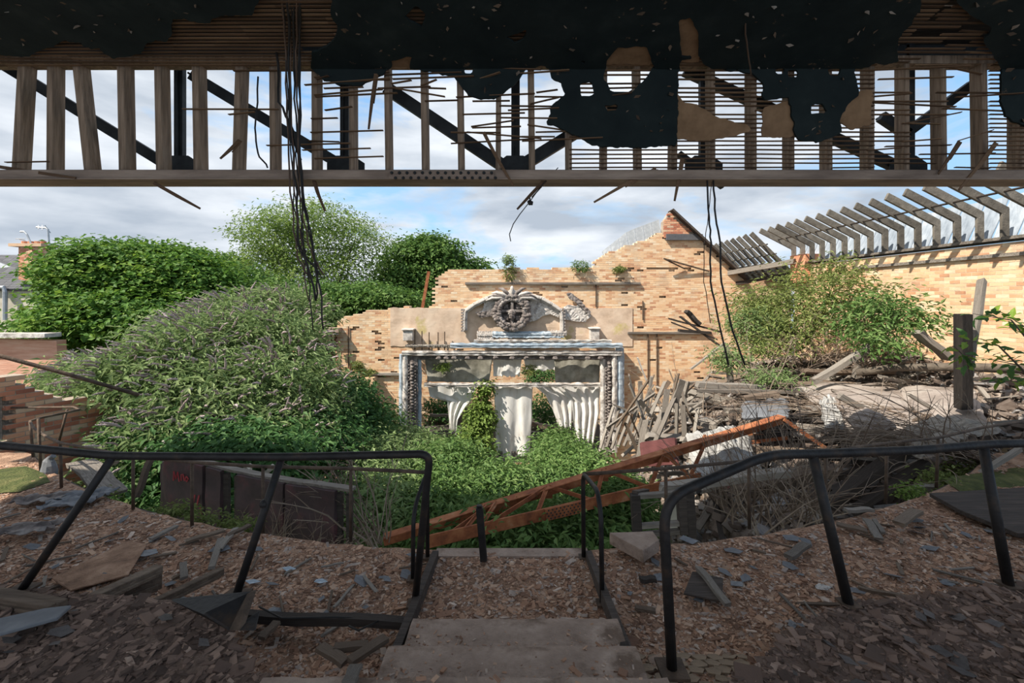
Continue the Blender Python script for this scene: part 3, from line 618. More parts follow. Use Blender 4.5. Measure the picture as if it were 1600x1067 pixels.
for cx_ in (647, 949):                              # bead chains down the jambs
    g = MB()
    for k in range(27):
        y = 566+k*4.8; g.sph((pxs(cx_)+.03*math.sin(k*2.1), YS-.36, pzs(y)), (.075, .06, .05), 7, 5, lump=.15); g.sph((pxs(cx_)-.12, YS-.34, pzs(y+2)), .035, 5, 4); g.sph((pxs(cx_)+.12, YS-.34, pzs(y+2)), .035, 5, 4)
    g.build('bead_chain', m_orn, pf, smooth=True)
def hbar(a, b, y0, y1, yd, m, name, rag=.03):
    g = MB(); n = 90
    g.grid(lambda u, v: Vector((pxs(a)+(pxs(b)-pxs(a))*u, YS-yd-.09*(.0, .0, 1, 1, .35, .35, .8, .8, .1)[round(v*8)]+.015*ns(u*30, v*3), pzs(y0)+(pzs(y1)-pzs(y0))*(0, .25, .26, .45, .46, .7, .71, .9, 1)[round(v*8)]+rag*ns(u*26, 3*v, y0))), n, 8)
    return g.build(name, m, pf, solid=.03)
hbar(632, 968, 546, 553, .36, m_white, 'head_moulding'); hbar(636, 962, 552, 560, .24, m_orn, 'head_soffit', .04); hbar(706, 968, 534, 541, .42, m_blue, 'cornice'); hbar(742, 952, 529, 533, .36, m_white, 'cornice_lip'); hbar(636, 706, 537, 541, .2, m_wgrey, 'bare_batten'); hbar(770, 880, 517, 527, .20, m_blue, 'title_panel', .03); hbar(746, 772, 517, 531, .16, m_white, 'plaster_remnant', .06); hbar(860, 884, 516, 523, .22, m_white, 'plaster_remnant', .06)
hbar(664, 940, 597, 603, .1, m_white, 'curtain_rail_beam', .03)
for x in (688, 700, 712, 732, 752, 775, 800, 822, 846, 866, 890, 915, 935):
    g = MB(); g.sph((pxs(x), YS-.42, pzs(557)), (.11, .07, .07), 7, 5, lump=.2); g.build('dentil', m_orn, pf)
for (a, b, c, d) in ((633, 648, 514, 531), (920, 934, 512, 530)):
    g = MB(); g.box(((pxs(a)+pxs(b))/2, YS-.18, (pzs(c)+pzs(d))/2), (pxs(b)-pxs(a), .36, pzs(c)-pzs(d))); g.box(((pxs(a)+pxs(b))/2, YS-.2, pzs(c)), (pxs(b)-pxs(a)+.08, .42, .06)); g.build('end_block', m_white, pf, bev=.015)
for x in (650, 661, 672, 686, 696):
    g = MB(); g.tube([(pxs(x), YS-.2, pzs(514+R.uniform(0, 6))), (pxs(x), YS-.2, pzs(546))], .02, 5); g.build('bare_rod', m_railr, pf)
# ---- pediment relief
pd = T('pediment_relief', (0, YS-.1, pzs(518)), 'broken white plaster pediment arch with a dark central wreath', 'relief')
ARC = [(727,516),(727,500),(728,486),(742,476),(758,468),(776,461),(800,457),(826,461),(846,467),(862,476),(876,486),(878,500),(878,517)]
for k, (a, b) in enumerate(zip(ARC[:-1], ARC[1:])):
    g = MB(); pa = P(*a, YS); pb = P(*b, YS); g.bar(pa+Vector((0, -.12, 0)), pb+Vector((0, -.12, 0)), .17, .22, up=(0, 1, 0)); g.bar(pa+Vector((0, -.26, -.0)), pb+Vector((0, -.26, 0)), .07, .08, up=(0, 1, 0)); g.build('arch_moulding', m_white, pd, bev=.015)
for (x, y0, y1) in ((724, 484, 516), (880, 483, 518)):
    for k in range(8):
        g = MB(); g.box((pxs(x), YS-.2, pzs(y0+(y1-y0)*k/7)), (.11, .16, .07)); g.build('dentil', m_orn, pd)
def relief(poly, m, name, d=.1):
    xs = [q[0] for q in poly]; ys = [q[1] for q in poly]
    vs, fs = field_mesh([poly], [], min(xs)-2, max(xs)+2, min(ys)-2, max(ys)+2, 1, lambda x, y: Vector((pxs(x), YS-d-.05*abs(ns(x*.2, y*.2)), pzs(y))), 1.2)
    g = MB(); g.add(vs, fs); g.build(name, m, pd, solid=.07)
relief([(757,470),(776,462),(780,480),(776,492),(758,494),(748,490),(756,482)], m_white, 'plaster_field')
relief([(824,464),(846,470),(862,480),(874,488),(872,496),(860,490),(848,492),(836,502),(828,502),(824,484)], m_white, 'plaster_field')
relief([(886,476),(900,478),(906,470),(918,484),(922,494),(914,502),(896,502),(880,498),(880,480)], m_white, 'plaster_field')
relief([(884,458),(892,458),(906,470),(922,488),(918,492),(900,474),(888,466)], m_orn, 'broken_scroll', .16)
relief([(744,488),(776,484),(776,492),(752,497)], m_orn, 'garland', .16)
g = MB(); cw = P(800, 488, YS-.25)
for k in range(34):                                # bound laurel leaves round the ring
    a = 2*math.pi*k/34
    for rr, s_ in ((.60, .13), (.48, .11)):
        g.sph(cw+Vector((math.cos(a+rr)*rr, -.08-.05*R.random(), math.sin(a+rr)*rr)), (s_, .09, s_*.8), 7, 5, lump=.3)
tpts = [cw+Vector((math.cos(2*math.pi*k/32)*.54, 0, math.sin(2*math.pi*k/32)*.54)) for k in range(33)]; g.tube(tpts, .12, 8, cap=False)
g.build('wreath_ring', m_orn, pd, smooth=True)
g = MB(); g.prism([cw+Vector((math.cos(2*math.pi*k/20)*.46, .1, math.sin(2*math.pi*k/20)*.46)) for k in range(20)], (0, .1, 0)); g.build('wreath_disc', m_orn, pd)
g = MB(); g.box(cw+Vector((0, -.04, .02)), (.10, .16, .8)); g.box(cw+Vector((0, -.04, .06)), (.8, .14, .09)); g.sph(cw+Vector((0, -.1, -.12)), (.12, .12, .16), 8, 6, lump=.15); g.sph(cw+Vector((0, -.12, .0)), (.15, .1, .12), 8, 6, lump=.1)
for a in (-.22, .22):
    for b in (.22, -.2): g.box(cw+Vector((a, .0, b)), (.16, .1, .15))
g.build('wreath_boss', m_orn, pd)
for k in range(9):                                 # crest of leaves above the ring
    a = math.pi*(.08+.84*k/8); g = MB(); d = Vector((math.cos(a)*1.2, 0, math.sin(a)*.45)).normalized(); L_ = .62+.35*abs(math.cos(a))
    p0 = cw+Vector((0, -.04, .48)); g.tube([p0, p0+d*L_*.4+Vector((0, -.1, .03)), p0+d*L_*.75+Vector((0, -.1, -.02)), p0+d*L_+Vector((0, -.02, -.14))], [.05, .075, .06, .02], 7); g.build('crest_leaf', m_orn if k % 2 else m_white, pd, smooth=True)
g = MB(); g.box(P(800, 461, YS-.3), (.22, .2, .4)); g.build('crest_knot', m_white, pd, bev=.03)
# ---- curtains
def cloth(name, xl, xr, y0, y1, Y, m, lab, folds=4, amp=.1, rag=.25, cat='curtain', grp='torn stage curtains'):
    g = MB(); nu, nv = 36, 30
    def fn(u, v):
        a = np.interp(v, [q[0] for q in xl], [q[1] for q in xl]); b = np.interp(v, [q[0] for q in xr], [q[1] for q in xr])
        yb = y1+rag*41.8*(ns(u*6, y1)+.7*ns(u*17, y1+3)); y = y0+(yb-y0)*v
        p = P(a+(b-a)*u, y, Y); f = amp*(.35+.65*v)*(math.sin(u*folds*6.28+1.3*ns(u*3, v*2))+.5*ns(u*9, v*3, y0))
        return p+Vector((.25*amp*ns(u*5, v*5), f, 0))
    g.grid(fn, nu, nv); o = g.build(name, m, smooth=True, solid=.012); return tag(o, lab, cat, grp)
YC = 17.12
cloth('torn_curtain', [(0, 668), (.28, 672), (.36, 699), (1, 703)], [(0, 746), (.3, 740), (.45, 729), (.7, 716), (1, 713)], 600, 674, YC, m_curt, 'narrow torn white curtain at the left of the stage opening', 3, .07)
cloth('torn_curtain', [(0, 772), (.5, 773), (1, 775)], [(0, 832), (.5, 831), (1, 827)], 600, 714, YC-.1, m_curt, 'longest white curtain hanging in the middle of the stage opening', 2.2, .06, .32)
cloth('torn_curtain', [(0, 832), (.25, 852), (.6, 864), (1, 874)], [(0, 872), (.3, 896), (1, 892)], 600, 668, YC, m_curt, 'tapering white curtain second from the right jamb', 3, .09)
cloth('torn_curtain', [(0, 868), (.3, 894), (1, 899)], [(0, 937), (.5, 936), (1, 926)], 601, 690, YC-.06, m_curt, 'pleated white curtain beside the right jamb', 4, .10)
cloth('stage_border', [(0, 664), (1, 668)], [(0, 770), (1, 764)], 560, 597, YC, m_canv, 'sagging grey canvas border at upper left of the stage opening', 1.5, .08, .05, 'border', 'canvas borders above the curtains')
cloth('stage_border', [(0, 866), (1, 868)], [(0, 938), (1, 936)], 560, 598, YC, m_canv, 'dark mildewed canvas border at upper right of the stage opening', 2, .06, .05, 'border', 'canvas borders above the curtains')
cloth('stage_border', [(0, 770), (1, 771)], [(0, 815), (1, 812)], 560, 588, YC+.1, m_curt, 'pale canvas border in the middle above the longest curtain', 1.5, .05, .1, 'border', 'canvas borders above the curtains')
cloth('stage_border', [(0, 818), (1, 822)], [(0, 866), (1, 868)], 560, 578, YC+.1, m_curt, 'short pale canvas scrap between the middle and right borders', 1.5, .05, .1, 'border', 'canvas borders above the curtains')
# timber wreckage on the stage seen between the curtains
PLM = {}
def plank_mesh(m):
    if m.name in PLM: return R.choice(PLM[m.name])
    PLM[m.name] = []
    for q in range(4):
        b = MB(); n = 6
        b.grid(lambda u, v: (0, 0, 0), 1, 1); b = MB(); vs = []; fs = []
        for i in range(n+1):
            t = i/n-.5; wv = .12*ns(q*7+t*3, 1); wz = .25*ns(q*5+t*2.2, 9)
            for a, c in ((-.5, -.5), (.5, -.5), (.5, .5), (-.5, .5)):
                e = R.uniform(-.03, .03) if i in (0, n) else 0
                vs.append((t+e, a*(1-.12*R.random())+wv, c+wz))
        for i in range(n):
            for k in range(4): fs.append((i*4+k, i*4+(k+1) % 4, (i+1)*4+(k+1) % 4, (i+1)*4+k))
        fs += [(3, 2, 1, 0), (n*4, n*4+1, n*4+2, n*4+3)]
        me = bpy.data.meshes.new('plank'); me.from_pydata(vs, [], fs); me.update(); me.materials.append(m); PLM[m.name].append(me)
    return R.choice(PLM[m.name])
def landmark(p, marks):
    return min(marks, key=lambda q: (Vector(q[0])-Vector(p)).length)[1]
def plank(name, a, b, w_, t_, m, lab, cat='plank', grp=None, roll=0, parent=None):
    a = Vector(a); b = Vector(b); o = bpy.data.objects.new(name, plank_mesh(m)); COL.objects.link(o)
    d = b-a; q = d.to_track_quat('X', 'Z'); o.rotation_euler = (q @ Matrix.Rotation(roll, 4, 'X').to_quaternion()).to_euler()
    o.location = (a+b)/2+Vector((0, 0, H)); o.scale = (d.length, w_, t_)
    if parent: o.parent = parent; o.location = Vector(o.location)-wloc(parent)
    elif lab: tag(o, lab, cat, grp)
    return o
for k in range(16):
    a = P(R.uniform(662, 935), R.uniform(650, 695), R.uniform(18, 21)); d = Vector((R.uniform(-1.3, 1.3), R.uniform(-.6, .6), R.uniform(-.2, .3)))
    a.z = pzs(702)+.03; d.z *= .1
    plank('fallen_batten', a-d, a+d, .1, .05, m_wgrey, 'loose batten lying on the wrecked stage behind the curtains', 'batten', 'battens on the stage')
plank('fallen_beam', P(672, 648, 18.2), P(705, 650, 18.2), .12, .1, m_wgrey, 'pale beam end behind the narrow left curtain', 'beam')
plank('fallen_beam', P(828, 660, 18), P(876, 672, 18), .3, .14, m_wbrown, 'thick brown beam lying behind the tapering curtain', 'beam')

# ================================================================ RIGHT WALL AND ROOF FRAME
XR = 9.5
rw = T('wall_right', (XR, 12, -6.7), 'sunlit buff brick side wall with creepers on the right', None, kind='structure')
def keep_r(s, z):
    y = 15.3-s; return z < 1.1+.03*ns(s*3, 0)
brick_wall(rw, (XR, 15.3, 0), (0, -1, 0), 15.3-6.6, -3.2, 1.12, keep_r, .34, m_buff, m_buffo, m_mort, nind=300, near=lambda p: p.y+max(0, -1.5-p.z)*4)
g = MB(); g.box((XR, 9.5, .82), (.12, 6.2, .07)); g.build('ledge', m_wgrey, rw); g = MB(); g.box((XR+.17, 11, 1.14), (.5, 8.7, .06)); g.build('wall_plate', m_wgrey, rw)
g = MB(); g.box((XR+.1, 14.9, .95), (.5, .8, .9)); g.build('pier', m_red, rw)
rf = T('roof_frame', (XR, 12, 1.15), 'bare roof rafters over slate sheets along the right wall', 'roof')
k = 0; Y = 6.9
while Y < 21.5:
    if Y < 15.4:
        j = R.uniform(-.05, .05); g = MB(); g.bar((XR, Y, 1.15), (XR, Y, 1.72), .05, .15, up=(1, 0, 0)); g.bar((XR+.03, Y, 1.66), (XR-1.12+j, Y+j, 2.26), .055, .17); g.build('rafter', m_raft, rf, bev=.005)
        g = MB(); n_ = 6
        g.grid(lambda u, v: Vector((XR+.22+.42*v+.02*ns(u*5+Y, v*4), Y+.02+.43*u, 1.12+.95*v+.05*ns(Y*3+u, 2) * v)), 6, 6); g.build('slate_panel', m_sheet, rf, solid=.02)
    else:
        g = MB(); g.bar((10.1, Y, .45), (8.3, Y, 2.25-.02*(Y-15)), .06, .16); g.build('rafter', m_raft, rf, bev=.005)
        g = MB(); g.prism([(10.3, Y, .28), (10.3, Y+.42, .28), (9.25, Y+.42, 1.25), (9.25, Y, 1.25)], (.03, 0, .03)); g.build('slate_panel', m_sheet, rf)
    Y += .469
g = MB(); g.tube([(XR-.55, 6.5, 1.93), (XR-.56, 10, 1.93), (XR-.55, 15.5, 1.95)], .022, 6); g.build('purlin_rod', m_wdark, rf)
for (x, z) in ((9.0, 1.5), (8.7, 1.82), (9.5, .95)):
    g = MB(); g.bar((x, 15.5, z), (x, 21.4, z), .04, .04); g.build('batten', m_raft, rf)
plank('roof_beam', (9.3, 15.0, 1.2), (8.0, 17.2, .9), .14, .16, m_wgrey, 'grey beam from the end of the right wall to the gable', 'beam')
plank('roof_beam', (9.6, 15.4, .82), (8.2, 17.3, .5), .12, .12, m_wdark, 'dark lower beam under the far rafters', 'beam')

# ================================================================ LEFT SIDE
lf = T('wall_left', (-6.7, 6.7, -6.7), 'broken red brick wall with a sloping top at the left', None, kind='structure')
A0 = P(-60, 585, 6.7); A1 = P(176, 655, 8.5); ud = Vector((A1.x-A0.x, A1.y-A0.y, 0)); LL = ud.length
LT = [(-60, 580), (0, 583), (28, 590), (48, 602), (72, 610), (95, 620), (100, 626), (148, 620), (156, 632), (170, 648), (178, 664)]
def keep_l(s, z):
    p = Vector((A0.x, A0.y, 0))+ud.normalized()*s; px = CX+p.x/p.y*F; py = HY-z/p.y*F
    t = np.interp(px, [q[0] for q in LT], [q[1] for q in LT])
    if py < t: return False
    if px < 20 and 616 < py < 700: return False
    if px > 168-max(0, 0) and py > 672 and py < 720 and px > 160: return False
    return True
brick_wall(lf, (A0.x, A0.y, 0), ud, LL, -3.6, -.95, keep_l, .3, m_red, m_redo, m_rmort, nind=300, near=lambda p: (abs(p.z+2.0) > 1.25)*5+p.y*.2)
dr = T('door_1', G(6, 745, -2.15), 'weathered blue grey door in the red brick wall at the far left', None, kind='structure')
dd = ud.normalized(); c0 = Vector((A0.x, A0.y, 0))+Vector((-dd.y, dd.x, 0))*.14
for k, (sa, wd) in enumerate(((.10, .22), (.34, .22))):
    g = MB(); a = c0+dd*(sa-wd/2); b = c0+dd*(sa+wd/2); a.z = b.z = -1.86; g.bar(a, b, .04, .72); g.build('door_leaf', m_door, dr)
g = MB(); a = c0+dd*.5; a.z = -2.24; g.bar(a, a+Vector((0, 0, .76)), .06, .1, up=(0, 1, 0)); g.build('frame', m_wgrey, dr)
# salmon yard wall, house
g = MB(); g.prism([P(-120, 528, 13.5), P(88, 532, 13.5), P(92, 600, 13.5), P(-120, 640, 13.5)], (0, .3, 0)); yw = g.build('wall_yard', m_salm); tag(yw, 'salmon painted yard wall behind the red brick wall', kind='structure')
g = MB(); g.box(P(-20, 525, 13.45)+Vector((0, 0, .03)), (3.9, .5, .12)); g.build('coping', m_white, yw)
ho = T('terraced_house', P(0, 600, 24), 'terraced house with dark tiled roof and cream wall behind the sycamore', 'house')
g = MB(); g.prism([P(-180, 449, 24), P(56, 449, 24), P(56, 560, 24), P(-180, 560, 24)], (0, 5, 0)); g.build('house_wall', m_cream, ho)
for r_ in range(16):
    g = MB(); t0, t1 = r_/16, (r_+1)/16
    for c in range(18):
        xa = P(-180, 450, 24).x+c*.47; g.box((xa+.23, 23.8+2.4*(t0+t1)/2, .45+2.0*(t0+t1)/2), (.455, .2, .03), Matrix.Rotation(math.radians(38), 3, 'X'), r=R.random())
    g.build('tile_course', m_tile, ho)
g = MB(); g.prism([(P(-180, 0, 24).x, 23.8, .42), (P(56, 0, 24).x, 23.8, .42), (P(52, 0, 24).x, 26.2, 2.42), (P(-180, 0, 24).x, 26.2, 2.42)], (0, .05, -.06)); g.build('roof_deck', m_tile, ho)
g = MB(); g.prism([P(-4, 409, 23.6), P(16, 417, 23.5), P(-4, 419, 23.5)], (0, .08, 0)); g.build('skylight', m_alu, ho)
g = MB(); g.tube([P(-6, 449, 23.7), P(6, 449, 23.7), P(8, 456, 23.7), P(8, 500, 23.7)], .10, 8); g.build('drain_pipe', m_alu, ho)
ch = T('chimney_stack', P(52, 415, 24.5), 'square red brick chimney stack on the terraced house', 'chimney')
brick_wall(ch, (P(29, 415, 24.4).x, 24.4, 0), (1, -.12, 0), .85, .9, 2.85, lambda s, z: True, .5, m_red, m_redo, m_rmort)
brick_wall(ch, (P(29, 415, 24.4).x+.84, 24.3, 0), (1, .55, 0), .85, .9, 2.85, lambda s, z: True, .4, m_red, m_redo, m_rmort)
g = MB(); g.box(P(53, 384, 24.7), (1.75, .95, .16)); g.build('corbel', m_red, ch)
for k in range(4): g = MB(); p = P(38+k*10, 381, 24.7); g.tube([p, p+Vector((0, 0, .14))], .12, 8); g.build('chimney_pot', m_red, ch)
for (pts, el, lab) in (([(50, 384), (42, 366), (38, 362), (32, 362)], [((30, 374), (40, 376)), ((24, 373), (39, 373))], 'bent television aerial at the left of the chimney'), ([(77, 384), (75, 358), (72, 356), (57, 355)], [((70, 352), (79, 364)), ((60, 358), (60, 352)), ((66, 359), (66, 352))], 'taller television aerial at the right of the chimney')):
    g = MB(); g.tube([P(*q, 24.5) for q in pts], .045, 6)
    a_ = T('television_aerial', P(*pts[0], 24.5), lab, 'aerial', 'chimney aerials'); g.build('mast', m_alu, a_)
    for q in el: g = MB(); g.tube([P(*q[0], 24.4), P(*q[1], 24.6)], .02, 5); g.build('element', m_alu, a_)
for (x, y, h_, lab) in ((352, 424, 12, 'small distant red chimney left of the airy tree'), ):
    c = T('chimney_stack', P(x, y+h_, 34), lab, 'chimney'); g = MB(); g.box(P(x-2, y+9, 34), (.85, .7, 1.1)); g.build('stack', m_red, c); g = MB(); g.box(P(x-2, y-2, 34), (1.0, .8, .14)); g.build('corbel', m_red, c)
# ================================================================ RAILINGS
def rnd_path(pts, rad=.12, n=5):
    pts = [Vector(p) for p in pts]; out = [pts[0]]
    for a, b, c in zip(pts[:-2], pts[1:-1], pts[2:]):
        d0 = (a-b); d1 = (c-b); r0 = min(rad, d0.length*.45, d1.length*.45); p0 = b+d0.normalized()*r0; p1 = b+d1.normalized()*r0
        for k in range(n+1):
            t = k/n; out.append(p0*(1-t)**2+b*2*t*(1-t)+p1*t*t)
    return out+[pts[-1]]
def foot(p, root, m, r=.07):
    g = MB(); g.box(p+Vector((0, 0, .008)), (r*2, r*2, .016)); g.build('base_plate', m, root)
ZR = -1.03
# near left railing
nl = T('hand_railing', (-1.8, 2.85, -1.9), 'black tubular railing with two leaning posts on the left upper tier', 'railing')
b_end = G(648, 945, -2.12)
g = MB(); g.tube(rnd_path([P(-160, 686, 3.05), P(0, 696, 3.0), P(90, 704, 2.97), P(170, 712, 2.95), P(440, 714, 2.93), P(672, 709, 2.93), P(668, 745, 2.96), b_end], .13, 6), .025, 10); g.build('top_rail', m_rail, nl, smooth=True)
for tp, bt in (((176, 714), (32, 924)), ((440, 716), (368, 934))):
    b = G(*bt, -1.86); g = MB(); t = P(*tp, 2.95); g.tube([b, b.lerp(t, .5), t], .024, 10); g.build('post', m_rail, nl, smooth=True); foot(b, nl, m_railr)
foot(b_end, nl, m_railr, .05)
g = MB(); g.sph(P(413, 787, 2.9), .03, 8, 6); g.build('joint_collar', m_rail, nl)
# near right railing
nr = T('hand_railing', (2, 2.7, -1.9), 'thick black tubular railing with three posts on the right upper tier', 'railing')
b0 = G(1050, 1048, -1.93); b1 = G(1326, 945, -1.86); b2 = G(1576, 916, -1.86)
g = MB(); g.tube(rnd_path([b0, P(1036, 780, 2.34), P(1200, 710, 2.66), P(1275, 709, 2.78), P(1440, 703, 2.9), P(1540, 694, 3.0), P(1760, 688, 3.15)], .16, 7), .027, 10); g.build('top_rail', m_rail, nr, smooth=True)
for b, tp, Y in ((b1, (1270, 712), 2.77), (b2, (1536, 696), 3.0)):
    g = MB(); g.tube([b, P(*tp, Y)], [.030, .028], 10); g.build('post', m_rail, nr, smooth=True)
foot(b0, nr, m_railr, .07); foot(b1, nr, m_railr, .05); foot(b2, nr, m_railr, .05)
# front left railing along the balcony edge
fl = T('hand_railing', (-2.5, 4.2, -2.15), 'thin rusty railing curving along the balcony edge on the left', 'railing')
LB = [(96, 762), (208, 796), (300, 821), (411, 833), (548, 846)]; LT_ = [(94, 692), (208, 713), (300, 722), (411, 729), (548, 732)]
tops = []
for bt, tp in zip(LB, LT_):
    b = G(*bt, -2.15); t = P(*tp, b.y); tops.append(t); g = MB(); g.tube([b, t], .015, 8); g.build('post', m_railr, fl, smooth=True)
bl_ = G(668, 872, -2.15); tl = P(668, 738, bl_.y); b4 = G(645, 906, -2.15); t4 = P(646, 800, b4.y)
far = [P(125, 638, 7.4)+Vector((-.2, -.4, 0)), P(124, 640, 6.9), P(62, 653, 6.4), P(47, 658, 6.1), P(52, 668, 5.9), P(72, 682, 5.5)]
g = MB(); g.tube([P(-80, 636, 7.4), P(20, 637, 7.2), P(115, 636, 7.0)]+far[1:]+tops+[tl], .016, 8); g.build('top_rail', m_railr, fl, smooth=True)
for tp, bt, Y in (((47, 658), (53, 728), 6.1), ((60, 654), (64, 742), 5.6), ((105, 640), (92, 690), 6.8)):
    g = MB(); g.tube([P(*tp, Y), P(*bt, Y)], .016, 8); g.build('post', m_railr, fl, smooth=True)
g = MB(); g.tube(rnd_path([bl_, tl+Vector((0, 0, .02)), t4+Vector((0, .1, .03)), t4+Vector((0, 0, -.05)), b4], .08, 4), .017, 8); g.build('end_loop', m_rail, fl, smooth=True); foot(bl_, fl, m_railr, .035); foot(b4, fl, m_railr, .04)
# front right railing
fr = T('hand_railing', (2.5, 4.2, -2.15), 'thin rusty railing rising along the balcony edge on the right', 'railing')
bR = G(912, 872, -2.15); tR = P(911, 741, bR.y); b5 = G(941, 944, -2.15); t5 = P(939, 796, b5.y)
tops = [tR]
for bt, tp in (((1042, 846), (1040, 732)), ((1171, 826), (1170, 720)), ((1290, 806), (1290, 706)), ((1384, 786), (1386, 692)), ((1463, 762), (1466, 684))):
    b = G(*bt, -2.15); t = P(*tp, b.y); tops.append(t)
    g = MB(); g.tube([b, t], .016, 8); g.build('post', m_railr, fr, smooth=True)
g = MB(); g.tube(tops+[P(1535, 668, 5.6), P(1620, 655, 5.9)], .016, 8); g.build('top_rail', m_railr, fr, smooth=True)
g = MB(); g.tube(rnd_path([bR, tR+Vector((0, 0, .01)), t5+Vector((0, .12, .08)), t5+Vector((0, 0, -.04)), b5], .09, 4), .018, 8); g.build('end_loop', m_rail, fr, smooth=True); foot(bR, fr, m_railr, .04); foot(b5, fr, m_railr, .04)
b = G(756, 876, -2.12); g = MB(); g.bar(b, P(749, 792, b.y), .055, .055, up=(0, 1, 0)); g.bar(P(749, 792, b.y), P(749, 789, b.y), .045, .045, up=(0, 1, 0))
tag(g.build('stub_post', m_rail, bev=.006), 'short black post standing alone at the landing edge', 'post')
g = MB(); g.tube([P(-60, 542, 5.9), P(0, 556, 6.0), P(100, 583, 6.3), P(217, 617, 6.7)], .028, 8); g.tube([P(-60, 542, 5.9), P(-58, 545, 5.9)], .04, 8); tag(g.build('rusty_pipe', m_railr, smooth=True), 'rusty pipe slanting out over the bushes at the left', 'pipe')

# ================================================================ PARAPET, GIRDER
pp = T('balcony_parapet', P(400, 840, 5), 'curved dark maroon balcony parapet with peeling paint and red scrawl', 'parapet')
PT = [(254, 724, 762, 5.9), (262, 719, 772, 5.75), (300, 722, 795, 5.55), (350, 736, 812, 5.35), (400, 747, 826, 5.2), (450, 756, 838, 5.0), (500, 763, 846, 4.85), (549, 770, 856, 4.7)]
def par(u, v, d=0):
    i = u*(len(PT)-1); xs = range(len(PT)); q = [np.interp(i, xs, [p[k] for p in PT]) for k in range(4)]
    p = P(q[0], q[1], q[3]); p.z += (-.72)*v; return p+Vector((0, d+.02*ns(u*14, v*3), 0))
for a, b in ((0, .34), (.355, .42), (.49, .70), (.71, .93)):
    g = MB(); g.grid(lambda u, v: par(a+(b-a)*u, v*(1 if u < .95 or b < .9 else .9)), 16, 8); g.build('panel', m_maroon, pp, solid=.05)
for u_ in (.345, .43, .48, .705, .94, .985):
    g = MB(); a = par(u_, 0, .05); g.bar(a+Vector((0, 0, -.04)), a+Vector((0, 0, -.72)), .06, .05, up=(0, 1, 0)); g.build('stiffener', m_wdark, pp)
g = MB(); prev = None
for k in range(30):
    a, b = par(k/30, 0, .06), par((k+1)/30, 0, .06); g.bar(a+Vector((0, 0, .015)), b+Vector((0, 0, .015+.01*ns(k, 1))), .09, .03)
g.build('capping', m_wgrey, pp)
def scr(pts):
    g = MB(); q = [par(u, v, -.045) for u, v in pts]; g.tube(q, .008, 5); g.build('scrawl_stroke', m_graf, pp)
scr([(.19, .32), (.195, .16), (.207, .28), (.218, .16), (.228, .32)]); scr([(.24, .30), (.24, .20), (.25, .19), (.258, .30)]); scr([(.27, .22), (.262, .27), (.27, .31), (.28, .26), (.27, .22)]); scr([(.31, .50), (.30, .68)]); scr([(.33, .48), (.315, .70)]); scr([(.33, .66), (.338, .82)])
# rusty lattice girder fallen across the stalls
gi = T('rusty_girder', P(680, 850, 5.6), 'fallen rusty orange lattice girder sloping up to the right', 'girder')
def gb(u): return P(600+490*u+0, 862-112*u, 5.6+1.5*u)   # lower chord
def gt(u): return P(560+668*u, 868-219*u, 5.8+2.0*u)
ga0, ga1 = P(668, 846, 5.6), P(1095, 746, 6.8); gt0, gt1 = P(600, 838, 6.1), P(1222, 650, 7.4)
g = MB(); g.bar(ga0, ga1, .03, .15); g.bar(ga0+Vector((0, .05, -.07)), ga1+Vector((0, .05, -.07)), .13, .02); g.build('lower_chord', m_rust, gi, bev=.004)
g = MB(); g.bar(gt0, gt1, .16, .02); g.bar(gt0+Vector((0, -.02, -.06)), gt1+Vector((0, -.02, -.06)), .02, .12); g.build('upper_chord', m_rust, gi, bev=.004)
pt = lambda x, a, b: a.lerp(b, (x-(CX+a.x/a.y*F))/((CX+b.x/b.y*F)-(CX+a.x/a.y*F)))
LOW = lambda x: pt(x, ga0, ga1); UPP = lambda x: pt(x, gt0, gt1)
for xa, xb in ((735, 752), (818, 826), (910, 912), (1000, 1012), (712, 735), (1072, 1085)):
    g = MB(); g.bar(LOW(xa), UPP(xb), .055, .018, up=(0, 1, 0)); g.bar(LOW(xa)+Vector((.02, .02, 0)), UPP(xb)+Vector((.02, .02, 0)), .012, .05, up=(0, 1, 0)); g.build('upright', m_rust, gi)
for xa, xb in ((740, 826), (912, 830), (1006, 915), (690, 745), (1080, 1010)):
    g = MB(); g.bar(LOW(xa), UPP(xb), .055, .016, up=(0, 1, 0)); g.build('diagonal', m_rust, gi)
g = MB(); pa, pb = LOW(832)+Vector((0, -.035, 0)), LOW(888)+Vector((0, -.035, 0)); g.bar(pa, pb, .02, .155); sp = g.build('splice_plate', m_rust, gi)
for r_ in range(4):
    for k in range(9):
        g = MB(); c = pa.lerp(pb, (k+.4+(r_ % 2)*.4)/9.4)+Vector((0, -.012, -.055+.037*r_)); g.sph(c, .012, 6, 4); g.build('rivet', m_steel, sp)
for xa in (752, 826, 912, 1012):
    g = MB(); c = UPP(xa)+Vector((0, .0, -.1)); g.box(c, (.16, .015, .12)); g.build('gusset', m_rust, gi)
for (a, b, Y, lab) in (((1012, 712), (1230, 684), 8.0, 'thin rusty tie bar running right behind the girder'), ((1100, 680), (1148, 742), 7.6, 'short rusty brace under the girder end'), ((1225, 655), (1290, 700), 7.6, 'rusty bent strut beyond the girder end'), ((1110, 676), (1330, 690), 8.2, 'long rusty angle bar in the right wreckage')):
    g = MB(); g.bar(P(*a, Y), P(*b, Y), .06, .02, up=(0, 1, 0)); g.bar(P(*a, Y+.03), P(*b, Y+.03), .015, .06, up=(0, 1, 0)); tag(g.build('rusty_bar', m_rust), lab, 'bar')

